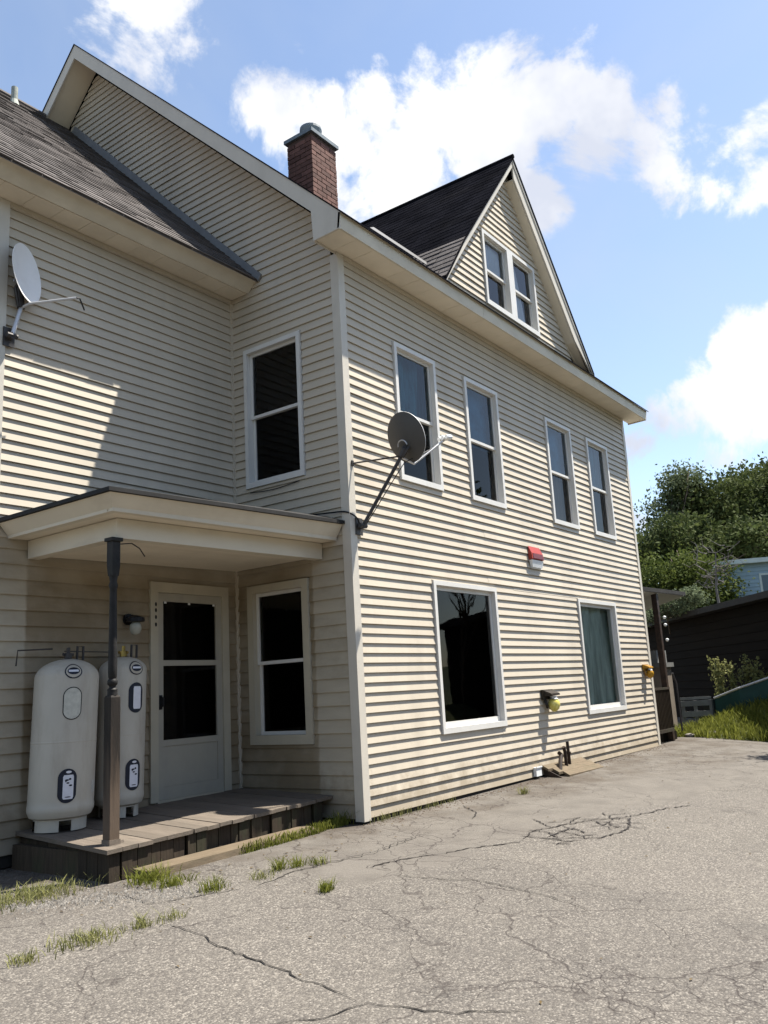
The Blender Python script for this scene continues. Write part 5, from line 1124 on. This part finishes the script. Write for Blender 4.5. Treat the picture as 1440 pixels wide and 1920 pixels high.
tree('bush', (23.8,3.9,.2), [(23.2,4.2,4.3,1.2),(23.8,3.2,4.0,1.25),(23.4,3.7,2.9,1.3),(23.0,4.9,3.3,1.2),(24.2,2.9,3.0,.9)], 20000, .062, M_LEAF_L, 'bright green leafy thicket left of the blue house above the porch roof', 'bush', per=50, clump=.5, trunk_r=.08)
tree('bush', (29,4.6,.6), [(28.5,6.0,6.0,1.3),(29,4.9,6.3,1.4),(29.4,3.9,5.6,1.4),(29.6,2.6,6.0,1.5),(29,6.8,5.0,1.2)], 15000, .09, M_LEAF_D, 'darker shrub mass on slope between thicket and tall trees', 'bush', per=70, clump=.6, trunk_r=.1)
tree('vine', (16.6,2.2,2.3), [(16.5,2.1,2.80,.4),(16.1,1.6,2.76,.36),(15.7,1.2,2.85,.34),(16.9,2.5,2.62,.3),(16.2,2.6,2.5,.25)], 4200, .04, M_LEAF_G, 'pale green leafy vine spilling over left end of shed roof', 'vine', per=30, clump=.18, trunk_r=.02)
dt = thing('dead_tree', (22.3,2.4,0), 'bare grey dead branches standing in front of the dark trees', 'tree')
mb = MB()
for k in range(34):
    a = random.uniform(-1.7,1.7); l = random.uniform(.3,1.1); p = Vector((22.3+random.gauss(0,.15),2.35+random.gauss(0,.22),3.5+random.uniform(0,1.5))); e = p+Vector((random.gauss(0,.2), math.sin(a)*l, math.cos(a)*l*.7)); mb.tube([p, p.lerp(e,.4)+Vector((0,random.gauss(0,.12),random.gauss(0,.1))), p.lerp(e,.7)+Vector((0,random.gauss(0,.12),random.gauss(0,.1))), e], [.018,.013,.009,.004], 5)
mb.build('branch', M_DEADWOOD, dt); mb = MB(); mb.tube([(22.3,2.4,-.2),(22.35,2.3,1.8),(22.3,2.35,3.6),(22.25,2.2,4.8)], [.09,.07,.04,.015], 8); mb.build('trunk', M_DEADWOOD, dt)
# roadside sapling just beyond the frame; its crown shades the road edge
tree('sapling', (9.6,-4.6,-.4), [(9.3,-3.75,4.1,.55),(9.7,-4.2,4.7,.6),(9.9,-4.7,3.9,.6)], 3500, .07, M_LEAF_L, 'young roadside tree just out of frame shading the road edge', per=40, clump=.35, trunk_r=.05)

# ------------------------------------------------------------------ weeds in the cracks
def tuft(x, y, h, sp, n, m, label, gp='weed tufts growing in the asphalt cracks', flower=False):
    t = thing('weed_tuft', (x,y,gzz(x,y)), label, 'weed', gp)
    fx = lambda: (x+random.gauss(0,sp), y+random.gauss(0,sp*.6), gzz(x,y))
    grass('blades', int(n*1.7), fx, h*.3, h*.85, m, .0030, t, .6, 'stuff')
    return t
TF = [(-2.52,.02,.15,.08,170,M_GRASS,'largest lush grass tuft at the front corner of the porch deck'),
      (-2.50,-.20,.09,.08,110,M_GRASS,'grass tuft in front of the timber just right of the largest tuft'),
      (-2.45,-.57,.14,.05,60,M_GRASS,'small leafy weed in the crack third from the deck corner'),
      (-2.02,-.61,.09,.06,40,M_DRYGRASS,'sparse thin weed in the long crack below the porch deck'),
      (-1.76,-.54,.14,.035,50,M_GRASS,'upright narrow grass tuft in the middle of the long crack'),
      (-1.62,-.60,.12,.035,40,M_GRASS,'upright grass tuft right beside the narrow one in the long crack'),
      (-1.46,-.66,.09,.05,40,M_GRASS,'low grass tuft at the right end of the long crack row'),
      (-2.06,-1.25,.11,.03,60,M_GRASS,'solitary round grass tuft standing in bare asphalt'),
      (-3.28,-.84,.12,.035,36,M_DRYGRASS,'left small weed at head of the long diagonal crack'),
      (-3.08,-.87,.11,.045,34,M_DRYGRASS,'right small weed at head of the long diagonal crack'),
      (-3.62,-.78,.09,.11,150,M_DRYGRASS,'low dry grass patch along crack at lower left'),
      (-4.02,-.78,.07,.05,50,M_DRYGRASS,'small dry tuft by left frame edge at lower left'),
      (2.43,-.45,.12,.03,55,M_DRYGRASS,'lone pale tuft on grey asphalt in front of the big dark window'),
      (-3.20,.42,.12,.20,330,M_DRYGRASS,'wide dry grass patch left of the porch deck in gravel'),
      (-.05,.22,.20,.08,90,M_GRASS,'leafy weed clump at foot of the white corner post')]
for a in TF: tuft(*a)
def fx_strip():
    q = random.random(); q = q**.8; x = -1.55+1.5*q; return (x+random.gauss(0,.03), .075+.04*(x+2.3)+random.gauss(0,.018)+(0 if x < -.5 else .12*random.random()), gzz(x,.1)+(.04 if random.random() < .3 else 0))
grass('grass_strip', 1300, fx_strip, .02, .06, M_GRASS, .004)
def fx_wallgrass(): return (random.uniform(.05,1.6)**1.0, -.02-abs(random.gauss(0,.03)), gz(1,0))
grass('wall_weeds', 120, fx_wallgrass, .03, .09, M_DRYGRASS, .003)

dl_ = rng.normal(size=(len(LITTER),3))*np.array([1,1,.12]); dl_ /= np.linalg.norm(dl_,axis=1)[:,None]; d2_ = np.cross(dl_, np.array([0,0,1.])+rng.normal(size=dl_.shape)*.15); sz_ = rng.uniform(.008,.020,len(LITTER))[:,None]
v = np.stack([LITTER-dl_*sz_, LITTER+d2_*sz_*.5+[0,0,.004], LITTER+dl_*sz_, LITTER-d2_*sz_*.5+[0,0,.003]],1).reshape(-1,3)
arr_obj('fallen_leaves', v, np.arange(len(v)).reshape(-1,4), leaf_mat('dead_leaf', (.05,.035,.018), (.17,.12,.055)), None, 'stuff')
